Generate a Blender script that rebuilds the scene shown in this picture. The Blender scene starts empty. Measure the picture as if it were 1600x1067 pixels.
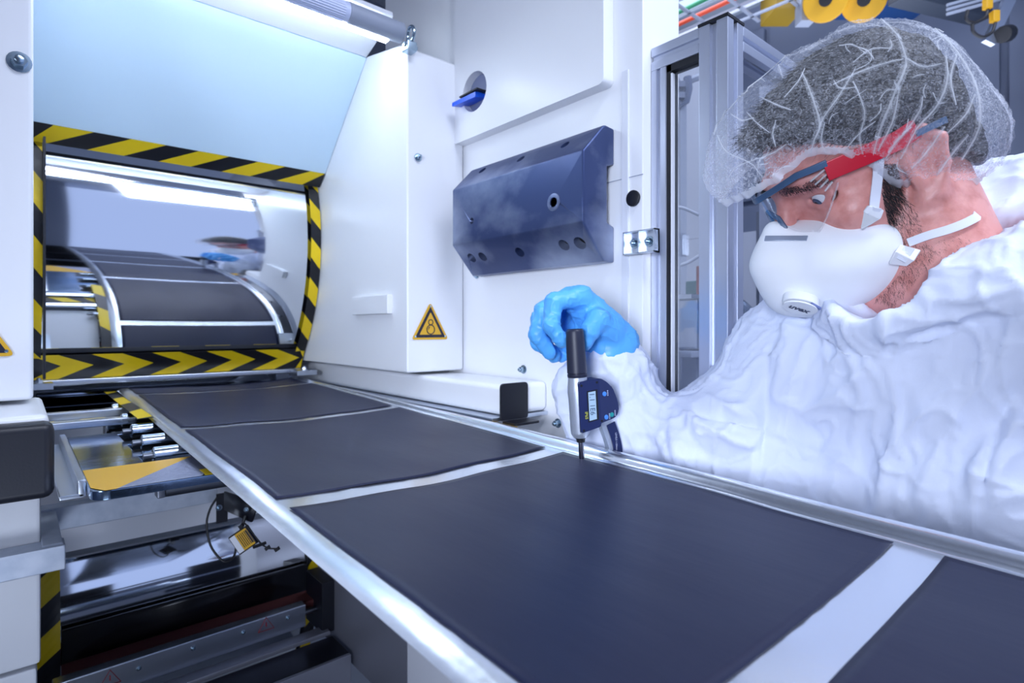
import bpy, bmesh, math, random
import numpy as np
from math import pi, sin, cos, radians
from mathutils import Vector, Matrix
try:
    import openvdb as vdb
except ImportError:
    import pyopenvdb as vdb
random.seed(3)
SC = bpy.context.scene
COL = SC.collection
# ------------------------------------------------------------------ camera, world, lamps, exposure
ZC = 1.38                       # camera height above the floor; the y axis runs along the moving electrode web
YAW = radians(40.9)
cam_d = bpy.data.cameras.new('camera'); cam = bpy.data.objects.new('camera', cam_d); COL.objects.link(cam)
cam.location = (0, 0, ZC)
cam.rotation_euler = (pi/2, 0, -YAW)
cam_d.sensor_width = 36.0
cam_d.lens = 36.0*895/1600
cam_d.shift_y = -(533.5-510)/1600
cam_d.clip_start = 0.02
cam_d.dof.use_dof = True; cam_d.dof.focus_distance = 0.66; cam_d.dof.aperture_fstop = 7.0
SC.camera = cam
SC.view_settings.view_transform = 'Standard'; SC.view_settings.look = 'None'
SC.view_settings.gamma = 1; SC.view_settings.use_curve_mapping = False
SC.view_settings.exposure = 0.38
w = bpy.data.worlds.new('world'); SC.world = w; w.use_nodes = True
bg = w.node_tree.nodes['Background']; bg.inputs['Color'].default_value = (0.48, 0.61, 1.0, 1); bg.inputs['Strength'].default_value = 0.75

def area(name, loc, target, size, power, color=(0.76, 0.83, 1.0), size_y=None, spread=180):
    d = bpy.data.lights.new(name, 'AREA'); d.energy = power; d.color = color
    d.shape = 'RECTANGLE'; d.size = size; d.size_y = size_y or size; d.spread = radians(spread)
    o = bpy.data.objects.new(name, d); COL.objects.link(o)
    o.location = (loc[0], loc[1], loc[2]+ZC)
    v = Vector(target)-Vector(loc); o.rotation_euler = v.to_track_quat('-Z', 'Y').to_euler()
    return o
area('ceiling_light', (0.35, -0.6, 1.75), (0.80, 0.65, -0.1), 0.9, 4, size_y=0.10, spread=80)
area('ceiling_light', (1.1, -1.1, 1.75), (0.75, 0.2, 0.0), 1.2, 8, size_y=0.5, spread=110)
area('ceiling_light', (2.0, 1.6, 1.8), (2.6, 1.2, 0.0), 1.0, 16)
area('ceiling_light', (2.1, -0.2, 1.85), (3.3, 0.3, 0.6), 0.8, 16)  # extra lamp added to brighten the right wall
area('ceiling_fill', (2.5, 0.9, 0.9), (2.4, 0.95, 2.0), 1.0, 7)  # added upward fill that lightens the ceiling, no lamp known there
area('pit_fill', (-0.25, -0.25, -0.75), (0.25, 1.35, -0.45), 0.35, 1.5, (0.70, 0.80, 1.0), spread=110)  # added low fill behind the camera, brightens the dark pit
area('enclosure_light', (1.15, 1.0, 1.2), (1.25, 1.2, 0.0), 0.5, 3)
area('left_fill', (-1.2, -0.5, 0.1), (0.75, 0.70, -0.02), 0.6, 3.2, (0.73, 0.81, 1.0), spread=54)  # unseen soft fill from the left, beam narrowed off the left cabinet

# ------------------------------------------------------------------ helpers
cY, sY = cos(YAW), sin(YAW)
def W(px, py, x=None, y=None, h=None, Z=None):
    """point of space seen at a spot of the photograph, on a known plane x, y, h (height over the camera) or depth Z"""
    r = (px-800)/895; d = (510-py)/895
    if x is not None: Z = x/(r*cY+sY)
    if y is not None: Z = y/(cY-r*sY)
    if h is not None: Z = h/d
    return np.array([Z*(r*cY+sY), Z*(cY-r*sY), d*Z])

def lin(c):
    return tuple((v/12.92 if v <= 0.04045 else ((v+0.055)/1.055)**2.4) for v in c)
def rgb(r, g, b): return lin((r/255, g/255, b/255))+(1.0,)

MATS = {}
def mat(name, col, rough=0.5, metal=0.0, spec=0.5, bump=None, var=None, emit=None, coat=0.0, sub=0.0, aniso=None):
    """bump = (scale, strength, distance, stretch xyz, kind); var = (scale, colour2, lo, hi, stretch)"""
    if name in MATS: return MATS[name]
    m = bpy.data.materials.new(name); m.use_nodes = True
    nt = m.node_tree; p = nt.nodes['Principled BSDF']
    p.inputs['Base Color'].default_value = col; p.inputs['Roughness'].default_value = rough
    p.inputs['Metallic'].default_value = metal; p.inputs['Specular IOR Level'].default_value = spec
    p.inputs['Coat Weight'].default_value = coat; p.inputs['Coat Roughness'].default_value = 0.08
    if sub: p.inputs['Subsurface Weight'].default_value = sub; p.inputs['Subsurface Radius'].default_value = (0.01, 0.004, 0.002); p.inputs['Subsurface Scale'].default_value = 0.6
    if emit: p.inputs['Emission Color'].default_value = emit[0]; p.inputs['Emission Strength'].default_value = emit[1]
    tc = nt.nodes.new('ShaderNodeTexCoord')
    def coords(st):
        mp = nt.nodes.new('ShaderNodeMapping'); mp.inputs['Scale'].default_value = st
        nt.links.new(tc.outputs['Object'], mp.inputs['Vector']); return mp.outputs['Vector']
    if var:
        n = nt.nodes.new('ShaderNodeTexNoise'); n.inputs['Scale'].default_value = var[0]; n.inputs['Detail'].default_value = 6
        nt.links.new(coords(var[4] if len(var) > 4 else (1, 1, 1)), n.inputs['Vector'])
        r = nt.nodes.new('ShaderNodeValToRGB'); r.color_ramp.elements[0].position = var[2]; r.color_ramp.elements[1].position = var[3]
        r.color_ramp.elements[0].color = col; r.color_ramp.elements[1].color = var[1]
        nt.links.new(n.outputs['Fac'], r.inputs['Fac']); nt.links.new(r.outputs['Color'], p.inputs['Base Color'])
    if bump:
        st = bump[3] if len(bump) > 3 else (1, 1, 1)
        if len(bump) > 4 and bump[4] == 'voronoi':
            n = nt.nodes.new('ShaderNodeTexVoronoi'); n.feature = 'DISTANCE_TO_EDGE'; n.inputs['Scale'].default_value = bump[0]; out = n.outputs['Distance']
        else:
            n = nt.nodes.new('ShaderNodeTexNoise'); n.inputs['Scale'].default_value = bump[0]; n.inputs['Detail'].default_value = 5; out = n.outputs['Fac']
        nt.links.new(coords(st), n.inputs['Vector'])
        b = nt.nodes.new('ShaderNodeBump'); b.inputs['Strength'].default_value = bump[1]; b.inputs['Distance'].default_value = bump[2]
        nt.links.new(out, b.inputs['Height']); nt.links.new(b.outputs['Normal'], p.inputs['Normal'])
    MATS[name] = m
    return m

def sheer(name, col, alpha, rough=0.6, gloss=False, noise=None):
    """a see-through sheet: plain transparent film mixed with a diffuse or glossy surface"""
    m = bpy.data.materials.new(name); m.use_nodes = True; nt = m.node_tree
    for n in list(nt.nodes):
        if n.type != 'OUTPUT_MATERIAL': nt.nodes.remove(n)
    out = nt.nodes['Material Output']
    t = nt.nodes.new('ShaderNodeBsdfTransparent'); mix = nt.nodes.new('ShaderNodeMixShader')
    if gloss:
        s = nt.nodes.new('ShaderNodeBsdfGlossy'); s.inputs['Roughness'].default_value = rough; s.inputs['Color'].default_value = col
        so = s.outputs[0]
    else:
        s = nt.nodes.new('ShaderNodeBsdfDiffuse'); s.inputs['Color'].default_value = col
        tr = nt.nodes.new('ShaderNodeBsdfTranslucent'); tr.inputs['Color'].default_value = col
        mx = nt.nodes.new('ShaderNodeMixShader'); mx.inputs[0].default_value = 0.35
        nt.links.new(s.outputs[0], mx.inputs[1]); nt.links.new(tr.outputs[0], mx.inputs[2]); so = mx.outputs[0]
    mix.inputs[0].default_value = alpha
    if noise:
        tc = nt.nodes.new('ShaderNodeTexCoord'); n = nt.nodes.new('ShaderNodeTexNoise'); n.inputs['Scale'].default_value = noise[0]; n.inputs['Detail'].default_value = 8; n.inputs['Roughness'].default_value = 0.75
        n.inputs['Distortion'].default_value = 1.5
        nt.links.new(tc.outputs['Object'], n.inputs['Vector'])
        mr = nt.nodes.new('ShaderNodeMapRange'); mr.inputs['From Min'].default_value = noise[1]; mr.inputs['From Max'].default_value = noise[2]
        mr.inputs['To Min'].default_value = noise[3]; mr.inputs['To Max'].default_value = noise[4]
        nt.links.new(n.outputs['Fac'], mr.inputs['Value']); nt.links.new(mr.outputs['Result'], mix.inputs[0])
    nt.links.new(t.outputs[0], mix.inputs[1]); nt.links.new(so, mix.inputs[2]); nt.links.new(mix.outputs[0], out.inputs['Surface'])
    MATS[name] = m
    return m

ORG = {}                         # world origin of each object
def tag(o, label=None, cat=None, group=None, kind=None):
    if label: o['label'] = label
    if cat: o['category'] = cat
    if group: o['group'] = group
    if kind: o['kind'] = kind
    return o
def thing(name, label, cat, loc, group=None):
    o = bpy.data.objects.new(name, None); COL.objects.link(o); o.empty_display_size = 0.02
    o.location = (loc[0], loc[1], loc[2]+ZC); ORG[o.name] = np.array([loc[0], loc[1], loc[2]], float)
    return tag(o, label, cat, group)

def finish(name, V, F, mats, parent=None, mi=None, bevel=0.0, seg=2, angle=35, smooth=True, weld=False):
    V = np.asarray(V, float).reshape(-1, 3)
    if parent is not None: org = ORG[parent.name]
    else:
        lo, hi = V.min(0), V.max(0); org = np.array([(lo[0]+hi[0])/2, (lo[1]+hi[1])/2, lo[2]])
    me = bpy.data.meshes.new(name)
    me.from_pydata((V-org).tolist(), [], [list(map(int, f)) for f in F])
    if not isinstance(mats, (list, tuple)): mats = [mats]
    for m in mats: me.materials.append(m)
    if mi is not None: me.polygons.foreach_set('material_index', np.asarray(mi, dtype=np.int32))
    bm = bmesh.new(); bm.from_mesh(me)
    if weld: bmesh.ops.remove_doubles(bm, verts=bm.verts, dist=1e-5)
    bmesh.ops.recalc_face_normals(bm, faces=bm.faces)
    if bevel > 0:
        es = [e for e in bm.edges if len(e.link_faces) == 2 and e.calc_face_angle(0) > radians(angle)]
        bmesh.ops.bevel(bm, geom=es, offset=bevel, segments=seg, profile=0.5, affect='EDGES', clamp_overlap=True)
    bm.to_mesh(me); bm.free()
    if smooth:
        me.shade_smooth(); me.set_sharp_from_angle(angle=radians(angle))
    o = bpy.data.objects.new(name, me); COL.objects.link(o)
    if bevel > 0 and smooth:
        wn = o.modifiers.new('weighted_normals', 'WEIGHTED_NORMAL'); wn.keep_sharp = True; wn.weight = 90
    if parent is not None: o.parent = parent; ORG[o.name] = org
    else:
        o.location = (org[0], org[1], org[2]+ZC); ORG[o.name] = org
    return o

class MB:
    def __init__(s): s.V = []; s.F = []; s.M = []
    def add(s, vs, fs, m=0):
        n = len(s.V); s.V += [tuple(map(float, v)) for v in vs]; s.F += [[n+i for i in f] for f in fs]; s.M += [m]*len(fs); return s
    def box(s, lo, hi, m=0):
        (a, b, c), (d, e, f) = lo, hi
        return s.add([(a,b,c),(d,b,c),(d,e,c),(a,e,c),(a,b,f),(d,b,f),(d,e,f),(a,e,f)],
                     [(0,3,2,1),(4,5,6,7),(0,1,5,4),(1,2,6,5),(2,3,7,6),(3,0,4,7)], m)
    def obox(s, c, ax, half, m=0):
        c = np.array(c, float); A = [np.array(a, float) for a in ax]; vs = []
        for sz in (-1, 1):
            for sx, sy in ((-1,-1),(1,-1),(1,1),(-1,1)):
                vs.append(c+A[0]*half[0]*sx+A[1]*half[1]*sy+A[2]*half[2]*sz)
        return s.add(vs, [(0,3,2,1),(4,5,6,7),(0,1,5,4),(1,2,6,5),(2,3,7,6),(3,0,4,7)], m)
    def cyl(s, a, b, r, n=20, r2=None, m=0, ph=0.0):
        a, b = np.array(a, float), np.array(b, float); d = b-a; d = d/np.linalg.norm(d)
        u = np.cross(d, (0, 0, 1)) if abs(d[2]) < 0.9 else np.cross(d, (1, 0, 0)); u /= np.linalg.norm(u); v = np.cross(d, u)
        r2 = r if r2 is None else r2; vs = []
        for c, rr in ((a, r), (b, r2)):
            for i in range(n):
                t = 2*pi*i/n+ph; vs.append(c+rr*(cos(t)*u+sin(t)*v))
        fs = [(i, (i+1) % n, n+(i+1) % n, n+i) for i in range(n)]+[tuple(range(n-1, -1, -1)), tuple(range(n, 2*n))]
        return s.add(vs, fs, m)
    def lathe(s, a, d, prof, n=28, m=0):
        """prof = [(distance along d, radius)]"""
        a = np.array(a, float); d = np.array(d, float); d /= np.linalg.norm(d)
        u = np.cross(d, (0, 0, 1)) if abs(d[2]) < 0.9 else np.cross(d, (1, 0, 0)); u /= np.linalg.norm(u); v = np.cross(d, u); vs = []
        for t, r in prof:
            for i in range(n):
                q = 2*pi*i/n; vs.append(a+d*t+r*(cos(q)*u+sin(q)*v))
        k = len(prof); fs = [(j*n+i, j*n+(i+1) % n, (j+1)*n+(i+1) % n, (j+1)*n+i) for j in range(k-1) for i in range(n)]
        fs += [tuple(range(n-1, -1, -1)), tuple(range((k-1)*n, k*n))]
        return s.add(vs, fs, m)
    def tube(s, path, r, n=10, m=0, closed=False):
        P = [np.array(p, float) for p in path]; k = len(P); vs = []; up = None
        R = r if isinstance(r, (list, tuple, np.ndarray)) else [r]*k
        for i in range(k):
            if closed: t = P[(i+1) % k]-P[i-1]
            else: t = P[min(i+1, k-1)]-P[max(i-1, 0)]
            t = t/(np.linalg.norm(t)+1e-12)
            if up is None: up = np.cross(t, (0, 0, 1)) if abs(t[2]) < 0.9 else np.cross(t, (1, 0, 0))
            up = up-t*np.dot(up, t); up /= np.linalg.norm(up)+1e-12; v = np.cross(t, up)
            for j in range(n):
                q = 2*pi*j/n; vs.append(P[i]+R[i]*(cos(q)*up+sin(q)*v))
        kk = k if closed else k-1
        fs = [(i*n+j, i*n+(j+1) % n, ((i+1) % k)*n+(j+1) % n, ((i+1) % k)*n+j) for i in range(kk) for j in range(n)]
        if not closed: fs += [tuple(range(n-1, -1, -1)), tuple(range((k-1)*n, k*n))]
        return s.add(vs, fs, m)
    def ribbon(s, path, nrm, wid, th, m=0):
        """a flat strap: path points, normals, width, thickness"""
        P = [np.array(p, float) for p in path]; k = len(P); vs = []
        for i in range(k):
            t = P[min(i+1, k-1)]-P[max(i-1, 0)]; t /= np.linalg.norm(t)
            nn = np.array(nrm[i] if isinstance(nrm, list) else nrm, float); nn = nn-t*np.dot(nn, t); nn /= np.linalg.norm(nn)
            b = np.cross(t, nn)
            for a, c in ((-1, -1), (1, -1), (1, 1), (-1, 1)): vs.append(P[i]+b*a*wid/2+nn*c*th/2)
        fs = [(i*4+j, i*4+(j+1) % 4, (i+1)*4+(j+1) % 4, (i+1)*4+j) for i in range(k-1) for j in range(4)]
        fs += [(3, 2, 1, 0), tuple((k-1)*4+j for j in range(4))]
        return s.add(vs, fs, m)
    def prism(s, poly, fn, t0, t1, m=0):
        """poly = 2D outline, fn(a, b, t) -> 3D"""
        n = len(poly); vs = [fn(a, b, t0) for a, b in poly]+[fn(a, b, t1) for a, b in poly]
        fs = [tuple(range(n-1, -1, -1)), tuple(range(n, 2*n))]+[(i, (i+1) % n, n+(i+1) % n, n+i) for i in range(n)]
        return s.add(vs, fs, m)
    def build(s, name, mats, parent=None, **k):
        return finish(name, s.V, s.F, mats, parent, mi=s.M if isinstance(mats, (list, tuple)) else None, **k)

def bez(pts, n=24):
    """smooth curve through points (Catmull-Rom)"""
    P = [np.array(p, float) for p in pts]; P = [2*P[0]-P[1]]+P+[2*P[-1]-P[-2]]; out = []
    segs = len(P)-3; per = max(2, n//segs)
    for i in range(segs):
        a, b, c, d = P[i:i+4]
        for j in range(per):
            t = j/per; out.append(0.5*((2*b)+(-a+c)*t+(2*a-5*b+4*c-d)*t*t+(-a+3*b-3*c+d)*t**3))
    out.append(P[-2]); return out

def rounded(pts, r, n=5):
    """round the corners of a 2D outline"""
    out = []; k = len(pts)
    for i in range(k):
        p0, p, p1 = np.array(pts[i-1], float), np.array(pts[i], float), np.array(pts[(i+1) % k], float)
        rr = r[i] if isinstance(r, (list, tuple)) else r
        a = (p0-p)/np.linalg.norm(p0-p); b = (p1-p)/np.linalg.norm(p1-p)
        A, B = p+a*rr, p+b*rr
        for j in range(n+1):
            t = j/n; out.append(tuple((1-t)**2*A+2*t*(1-t)*p+t*t*B))
    return out

def text_mesh(name, body, size, origin, right, up, nrm, m, parent, ext=0.0002, bold=0.0):
    c = bpy.data.curves.new('lettering', 'FONT'); c.body = body; c.size = size; c.align_x = 'CENTER'; c.align_y = 'CENTER'
    c.extrude = ext; c.offset = bold; c.resolution_u = 3
    o = bpy.data.objects.new('lettering', c); COL.objects.link(o)
    dg = bpy.context.evaluated_depsgraph_get(); me = bpy.data.meshes.new_from_object(o.evaluated_get(dg))
    V = [np.array(origin)+np.array(right)*v.co.x+np.array(up)*v.co.y+np.array(nrm)*(v.co.z+ext) for v in me.vertices]
    F = [list(p.vertices) for p in me.polygons]
    bpy.data.objects.remove(o); bpy.data.curves.remove(c); bpy.data.meshes.remove(me)
    return finish(name, V, F, m, parent, smooth=False)

def hazard(name, fn, L, p, skew, parent, nseg=2, phase=0.0, cut0=0.0, label=None):
    """warning tape: fn(t, s) maps length t and width s (0..1) to space; alternating slanted patches of two colours"""
    b = MB(); k0 = int(math.floor((-abs(skew)-phase)/p))-1
    for k in range(k0, int((L+abs(skew))/p)+3):
        t0 = k*p+phase
        for j in range(nseg):
            q = []
            for tt, ss in ((t0+p*j/nseg, 0), (t0+p*(j+1)/nseg, 0), (t0+p*(j+1)/nseg, 1), (t0+p*j/nseg, 1)):
                t = min(max(tt+skew*(ss-0.5), 0), L); q.append((t, ss))
            if q[1][0]-q[0][0] < 1e-6 and q[2][0]-q[3][0] < 1e-6: continue
            b.add([fn(*a) for a in q], [(0, 1, 2, 3)], k % 2)
    o = b.build(name, [YEL, BLK], parent, smooth=False)
    md = o.modifiers.new('thickness', 'SOLIDIFY'); md.thickness = 0.0006; md.offset = 0
    return o

def bolt(mb, c, nrm, r=0.0055, hgt=0.005):
    c = np.array(c, float); n = np.array(nrm, float); n /= np.linalg.norm(n)
    mb.lathe(c, n, [(0, r*1.5), (0.0012, r*1.5), (0.0014, r)], 18)
    mb.cyl(c+n*0.0013, c+n*hgt, r*0.98, 6)
    mb.lathe(c+n*hgt, n, [(-0.001, r*0.55), (0.0035, r*0.55), (0.004, r*0.42)], 12)

# ---- signed distance modelling for organic shapes
class SDF:
    def __init__(s, lo, hi, res):
        s.lo = np.array(lo, float); s.res = res; s.n = np.ceil((np.array(hi)-s.lo)/res).astype(int)+1
        s.ax = [(s.lo[i]+np.arange(s.n[i])*res).astype(np.float32) for i in range(3)]
        s.pad = 0.05; s.D = np.full(s.n, s.pad, np.float32)
    def _sub(s, lo, hi):
        a = np.clip(np.floor((np.array(lo)-s.lo)/s.res).astype(int), 0, s.n-1); b = np.clip(np.ceil((np.array(hi)-s.lo)/s.res).astype(int)+1, 1, s.n)
        if (b <= a).any(): return None
        sl = tuple(slice(a[i], b[i]) for i in range(3))
        return sl, (s.ax[0][sl[0]][:, None, None], s.ax[1][sl[1]][None, :, None], s.ax[2][sl[2]][None, None, :])
    def _mix(s, sl, d, k, op):
        D = s.D[sl]
        if op == 'sub':
            d = -d
            if k <= 0: s.D[sl] = np.maximum(D, d); return
            h = np.clip(0.5-0.5*(D-d)/k, 0, 1); s.D[sl] = D*(1-h)+d*h+k*h*(1-h); return
        if k <= 0: s.D[sl] = np.minimum(D, d); return
        h = np.clip(0.5+0.5*(D-d)/k, 0, 1); s.D[sl] = D*(1-h)+d*h-k*h*(1-h)
    def cap(s, a, b, ra, rb=None, k=0.01, op='add'):
        a, b = np.array(a, float), np.array(b, float); rb = ra if rb is None else rb
        m = max(ra, rb)+s.pad+k
        q = s._sub(np.minimum(a, b)-m, np.maximum(a, b)+m)
        if q is None: return s
        sl, (X, Y, Z) = q; ab = b-a; L = max(float(ab@ab), 1e-12)
        t = np.clip(((X-a[0])*ab[0]+(Y-a[1])*ab[1]+(Z-a[2])*ab[2])/L, 0, 1).astype(np.float32)
        d = np.sqrt((X-a[0]-t*ab[0])**2+(Y-a[1]-t*ab[1])**2+(Z-a[2]-t*ab[2])**2)-(ra+t*(rb-ra))
        s._mix(sl, d.astype(np.float32), k, op); return s
    def chain(s, pts, rs, k=0.01, op='add'):
        for i in range(len(pts)-1): s.cap(pts[i], pts[i+1], rs[i], rs[i+1], k, op)
        return s
    def ell(s, c, rad, B=np.eye(3), k=0.01, op='add'):
        c = np.array(c, float); rad = np.array(rad, float); m = rad.max()+s.pad+k
        q = s._sub(c-m, c+m)
        if q is None: return s
        sl, (X, Y, Z) = q; B = np.array(B, float); X, Y, Z = X-c[0], Y-c[1], Z-c[2]
        p = [(X*B[i][0]+Y*B[i][1]+Z*B[i][2]) for i in range(3)]
        k0 = np.sqrt((p[0]/rad[0])**2+(p[1]/rad[1])**2+(p[2]/rad[2])**2); k1 = np.sqrt((p[0]/rad[0]**2)**2+(p[1]/rad[1]**2)**2+(p[2]/rad[2]**2)**2)
        d = np.where(k0 < 1e-4, -rad.min(), k0*(k0-1)/np.maximum(k1, 1e-6))
        s._mix(sl, d.astype(np.float32), k, op); return s
    def half(s, c, n, k=0.0):
        """keep only the side of a plane that the normal points away from"""
        c = np.array(c, float); n = np.array(n, float); n /= np.linalg.norm(n)
        d = ((s.ax[0]-c[0])*n[0])[:, None, None]+((s.ax[1]-c[1])*n[1])[None, :, None]+((s.ax[2]-c[2])*n[2])[None, None, :]
        s._mix((slice(None),)*3, -d.astype(np.float32), k, 'sub'); return s
    def mesh(s):
        g = vdb.FloatGrid(s.pad); g.copyFromArray(np.ascontiguousarray(s.D)); P, Q = g.convertToQuads(0.0)
        return P*s.res+s.lo, np.array(Q)[:, ::-1]

def _hash(i, j, k, seed):
    n = (i.astype(np.int64)*73856093) ^ (j.astype(np.int64)*19349663) ^ (k.astype(np.int64)*83492791) ^ (seed*2654435761)
    n = (n ^ (n >> 13))*1274126177; n = n ^ (n >> 16)
    return (n & 0xffff).astype(np.float64)/65535.0
def vnoise(P, seed=0):
    P = np.asarray(P); I = np.floor(P).astype(np.int64); f = P-I; f = f*f*f*(f*(f*6-15)+10); r = 0
    for a in (0, 1):
        for b in (0, 1):
            for c in (0, 1):
                wgt = (f[:, 0] if a else 1-f[:, 0])*(f[:, 1] if b else 1-f[:, 1])*(f[:, 2] if c else 1-f[:, 2])
                r = r+wgt*_hash(I[:, 0]+a, I[:, 1]+b, I[:, 2]+c, seed)
    return r
def ridge(P, seed=0): return 1-np.abs(2*vnoise(P, seed)-1)
def vnormals(V, F):
    N = np.zeros_like(V); F = np.asarray(F)
    n = np.cross(V[F[:, 2]]-V[F[:, 0]], V[F[:, 3 if F.shape[1] > 3 else 1]]-V[F[:, 1]])
    for i in range(F.shape[1]): np.add.at(N, F[:, i], n)
    return N/(np.linalg.norm(N, axis=1)[:, None]+1e-12)
def relax(V, F, it=3, lam=0.5):
    F = np.asarray(F); E = np.concatenate([F[:, [i, (i+1) % F.shape[1]]] for i in range(F.shape[1])]); V = V.copy()
    cnt = np.zeros(len(V)); np.add.at(cnt, E[:, 0], 1); np.add.at(cnt, E[:, 1], 1)
    for _ in range(it):
        S = np.zeros_like(V); np.add.at(S, E[:, 0], V[E[:, 1]]); np.add.at(S, E[:, 1], V[E[:, 0]])
        V += lam*(S/np.maximum(cnt, 1)[:, None]-V)
    return V

# ------------------------------------------------------------------ materials
WHITE = mat('white_paint', rgb(238, 240, 244), 0.32, 0, 0.5, bump=(300, 0.05, 0.0005))
WHITE2 = mat('white_paint_matt', rgb(225, 228, 236), 0.5, 0, 0.4)
HOODM = mat('hood_panel_paint', rgb(214, 238, 255), 0.6, 0, 0.3)
YEL = mat('hazard_yellow', rgb(240, 205, 10), 0.4); BLK = mat('hazard_black', rgb(14, 16, 26), 0.38)
CHROME = mat('polished_chrome', rgb(226, 230, 236), 0.05, 1.0)
CHROME2 = mat('steel_roller', rgb(190, 200, 212), 0.16, 1.0, bump=(8, 0.08, 0.001, (1, 60, 60)))
FOIL = mat('bright_foil', rgb(238, 243, 250), 0.24, 0.92, bump=(34, 0.16, 0.003))
COAT = mat('electrode_coating', rgb(20, 26, 56), 0.42, 0.0, 0.42, bump=(4, 0.10, 0.02, (2.5, 0.7, 1)))
ALU = mat('brushed_aluminium', rgb(205, 212, 224), 0.28, 1.0, bump=(60, 0.1, 0.0006, (1, 1, 30)))
ALU2 = mat('anodised_profile', rgb(200, 206, 222), 0.36, 0.75, bump=(60, 0.06, 0.0005, (20, 20, 1)))
PLATE = mat('scratched_plate', rgb(150, 175, 205), 0.14, 1.0, bump=(14, 0.25, 0.003), var=(9, rgb(205, 215, 230), 0.5, 0.8))
GALV = mat('galvanised_steel', rgb(178, 188, 204), 0.42, 0.35, var=(40, rgb(200, 207, 220), 0.35, 0.7))
STEEL = mat('brushed_steel', rgb(158, 160, 172), 0.42, 0.6, bump=(30, 0.12, 0.0008, (30, 1, 1)))
DSTEEL = mat('dull_steel', rgb(112, 116, 126), 0.38, 1.0, bump=(30, 0.1, 0.0008, (1, 30, 1)))
DARK = mat('black_powder_coat', rgb(22, 24, 34), 0.42, bump=(500, 0.12, 0.0006))
VOID = mat('dark_gap', rgb(12, 13, 18), 0.8)  # near-black that stands in for shade in holes and between rollers
RUBBER = mat('black_rubber', rgb(18, 20, 28), 0.5)
BLACKG = mat('black_gloss', rgb(20, 20, 26), 0.22, 0.2)
FELT = mat('red_brown_felt', rgb(92, 40, 42), 0.85)
MILL = mat('mill_scale_steel', rgb(62, 76, 118), 0.38, 0.6, bump=(30, 0.2, 0.002), var=(4.2, rgb(154, 164, 188), 0.46, 0.66, (1, 1.0, 1.3)))
ORANGE_SIGN = mat('sign_yellow', rgb(222, 172, 40), 0.45); SIGN_BLK = mat('sign_black', rgb(24, 26, 48), 0.5)
REDP = mat('red_print', rgb(170, 40, 50), 0.6)
BLUEP = mat('blue_plastic', rgb(20, 90, 225), 0.35)
ZINC = mat('zinc_bolt', rgb(170, 190, 205), 0.25, 1.0)
GREY = mat('grey_plastic', rgb(150, 158, 176), 0.5)
GLASSM = sheer('clear_pane', (0.9, 0.95, 1, 1), 0.10, 0.02, gloss=True)
FABRIC = mat('white_coverall_fabric', rgb(226, 233, 252), 0.60, 0, 0.3, bump=(80, 0.5, 0.0018, (1, 1, 0.6)))
SKIN = mat('skin', rgb(224, 158, 150), 0.42, 0, 0.5, bump=(420, 0.3, 0.0006), sub=0.2, var=(60, rgb(196, 122, 112), 0.45, 0.75))
HAIRM = mat('dark_hair', rgb(22, 21, 26), 0.5, bump=(90, 0.8, 0.004, (1, 1, 4)))
MASKM = mat('white_mask_shell', rgb(240, 243, 248), 0.7, 0, 0.3, bump=(40, 0.12, 0.002))
GLOVE = mat('blue_nitrile_glove', rgb(92, 178, 248), 0.42, 0, 0.5, bump=(120, 0.25, 0.0012))
STRAPM = mat('white_elastic', rgb(226, 230, 240), 0.7, bump=(900, 0.4, 0.0004))

# ================================================================== SETTING
def struct(o): return tag(o, kind='structure')
struct(MB().box((-2.0, -2.0, -1.43), (3.6, 4.2, -1.38)).build('floor', mat('floor_epoxy', rgb(120, 126, 138), 0.35)))
WALLP = mat('wall_cladding', rgb(122, 132, 156), 0.55)
wr = struct(MB().box((3.3, -2.0, -1.38), (3.4, 4.2, 2.0)).build('wall_right', WALLP))
struct(MB().box((-1.6, -1.7, -1.38), (0.25, -1.6, 2.0)).build('wall_front', mat('wall_left_paint', rgb(150, 158, 176), 0.6)))
struct(MB().box((-1.7, -2.0, -1.38), (-1.6, 4.1, 2.0)).build('wall_left', mat('wall_left_paint', rgb(150, 158, 176), 0.6)))
struct(MB().box((-2.0, 4.1, -1.38), (3.3, 4.2, 2.0)).build('wall_back', WALLP))
struct(MB().box((-2.0, -2.0, 2.0), (3.4, 4.2, 2.08)).build('ceiling', mat('ceiling_panels', rgb(200, 206, 218), 0.7)))
for i in range(4):                # cladding panels on the right wall with recessed joints
    for j in range(3):
        y0 = -1.6+i*1.05; h0 = -1.3+j*1.02
        MB().box((3.27, y0, h0), (3.3, y0+1.02, h0+0.99)).build('panel', WALLP, wr, bevel=0.006)
struct(MB().box((3.12, 0.16, -1.38), (3.3, 0.32, 2.0)).build('trim_1', mat('trim_grey', rgb(118, 132, 160), 0.5), bevel=0.006))
struct(MB().box((2.5, -1.5, 1.55), (2.72, 4.1, 1.8)).build('trim_2', mat('beam_grey', rgb(150, 162, 178), 0.5), bevel=0.008))
struct(MB().box((0.9, 2.5, 1.70), (3.3, 2.75, 2.0)).build('trim_3', mat('beam_grey2', rgb(160, 166, 176), 0.5), bevel=0.008))

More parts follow.
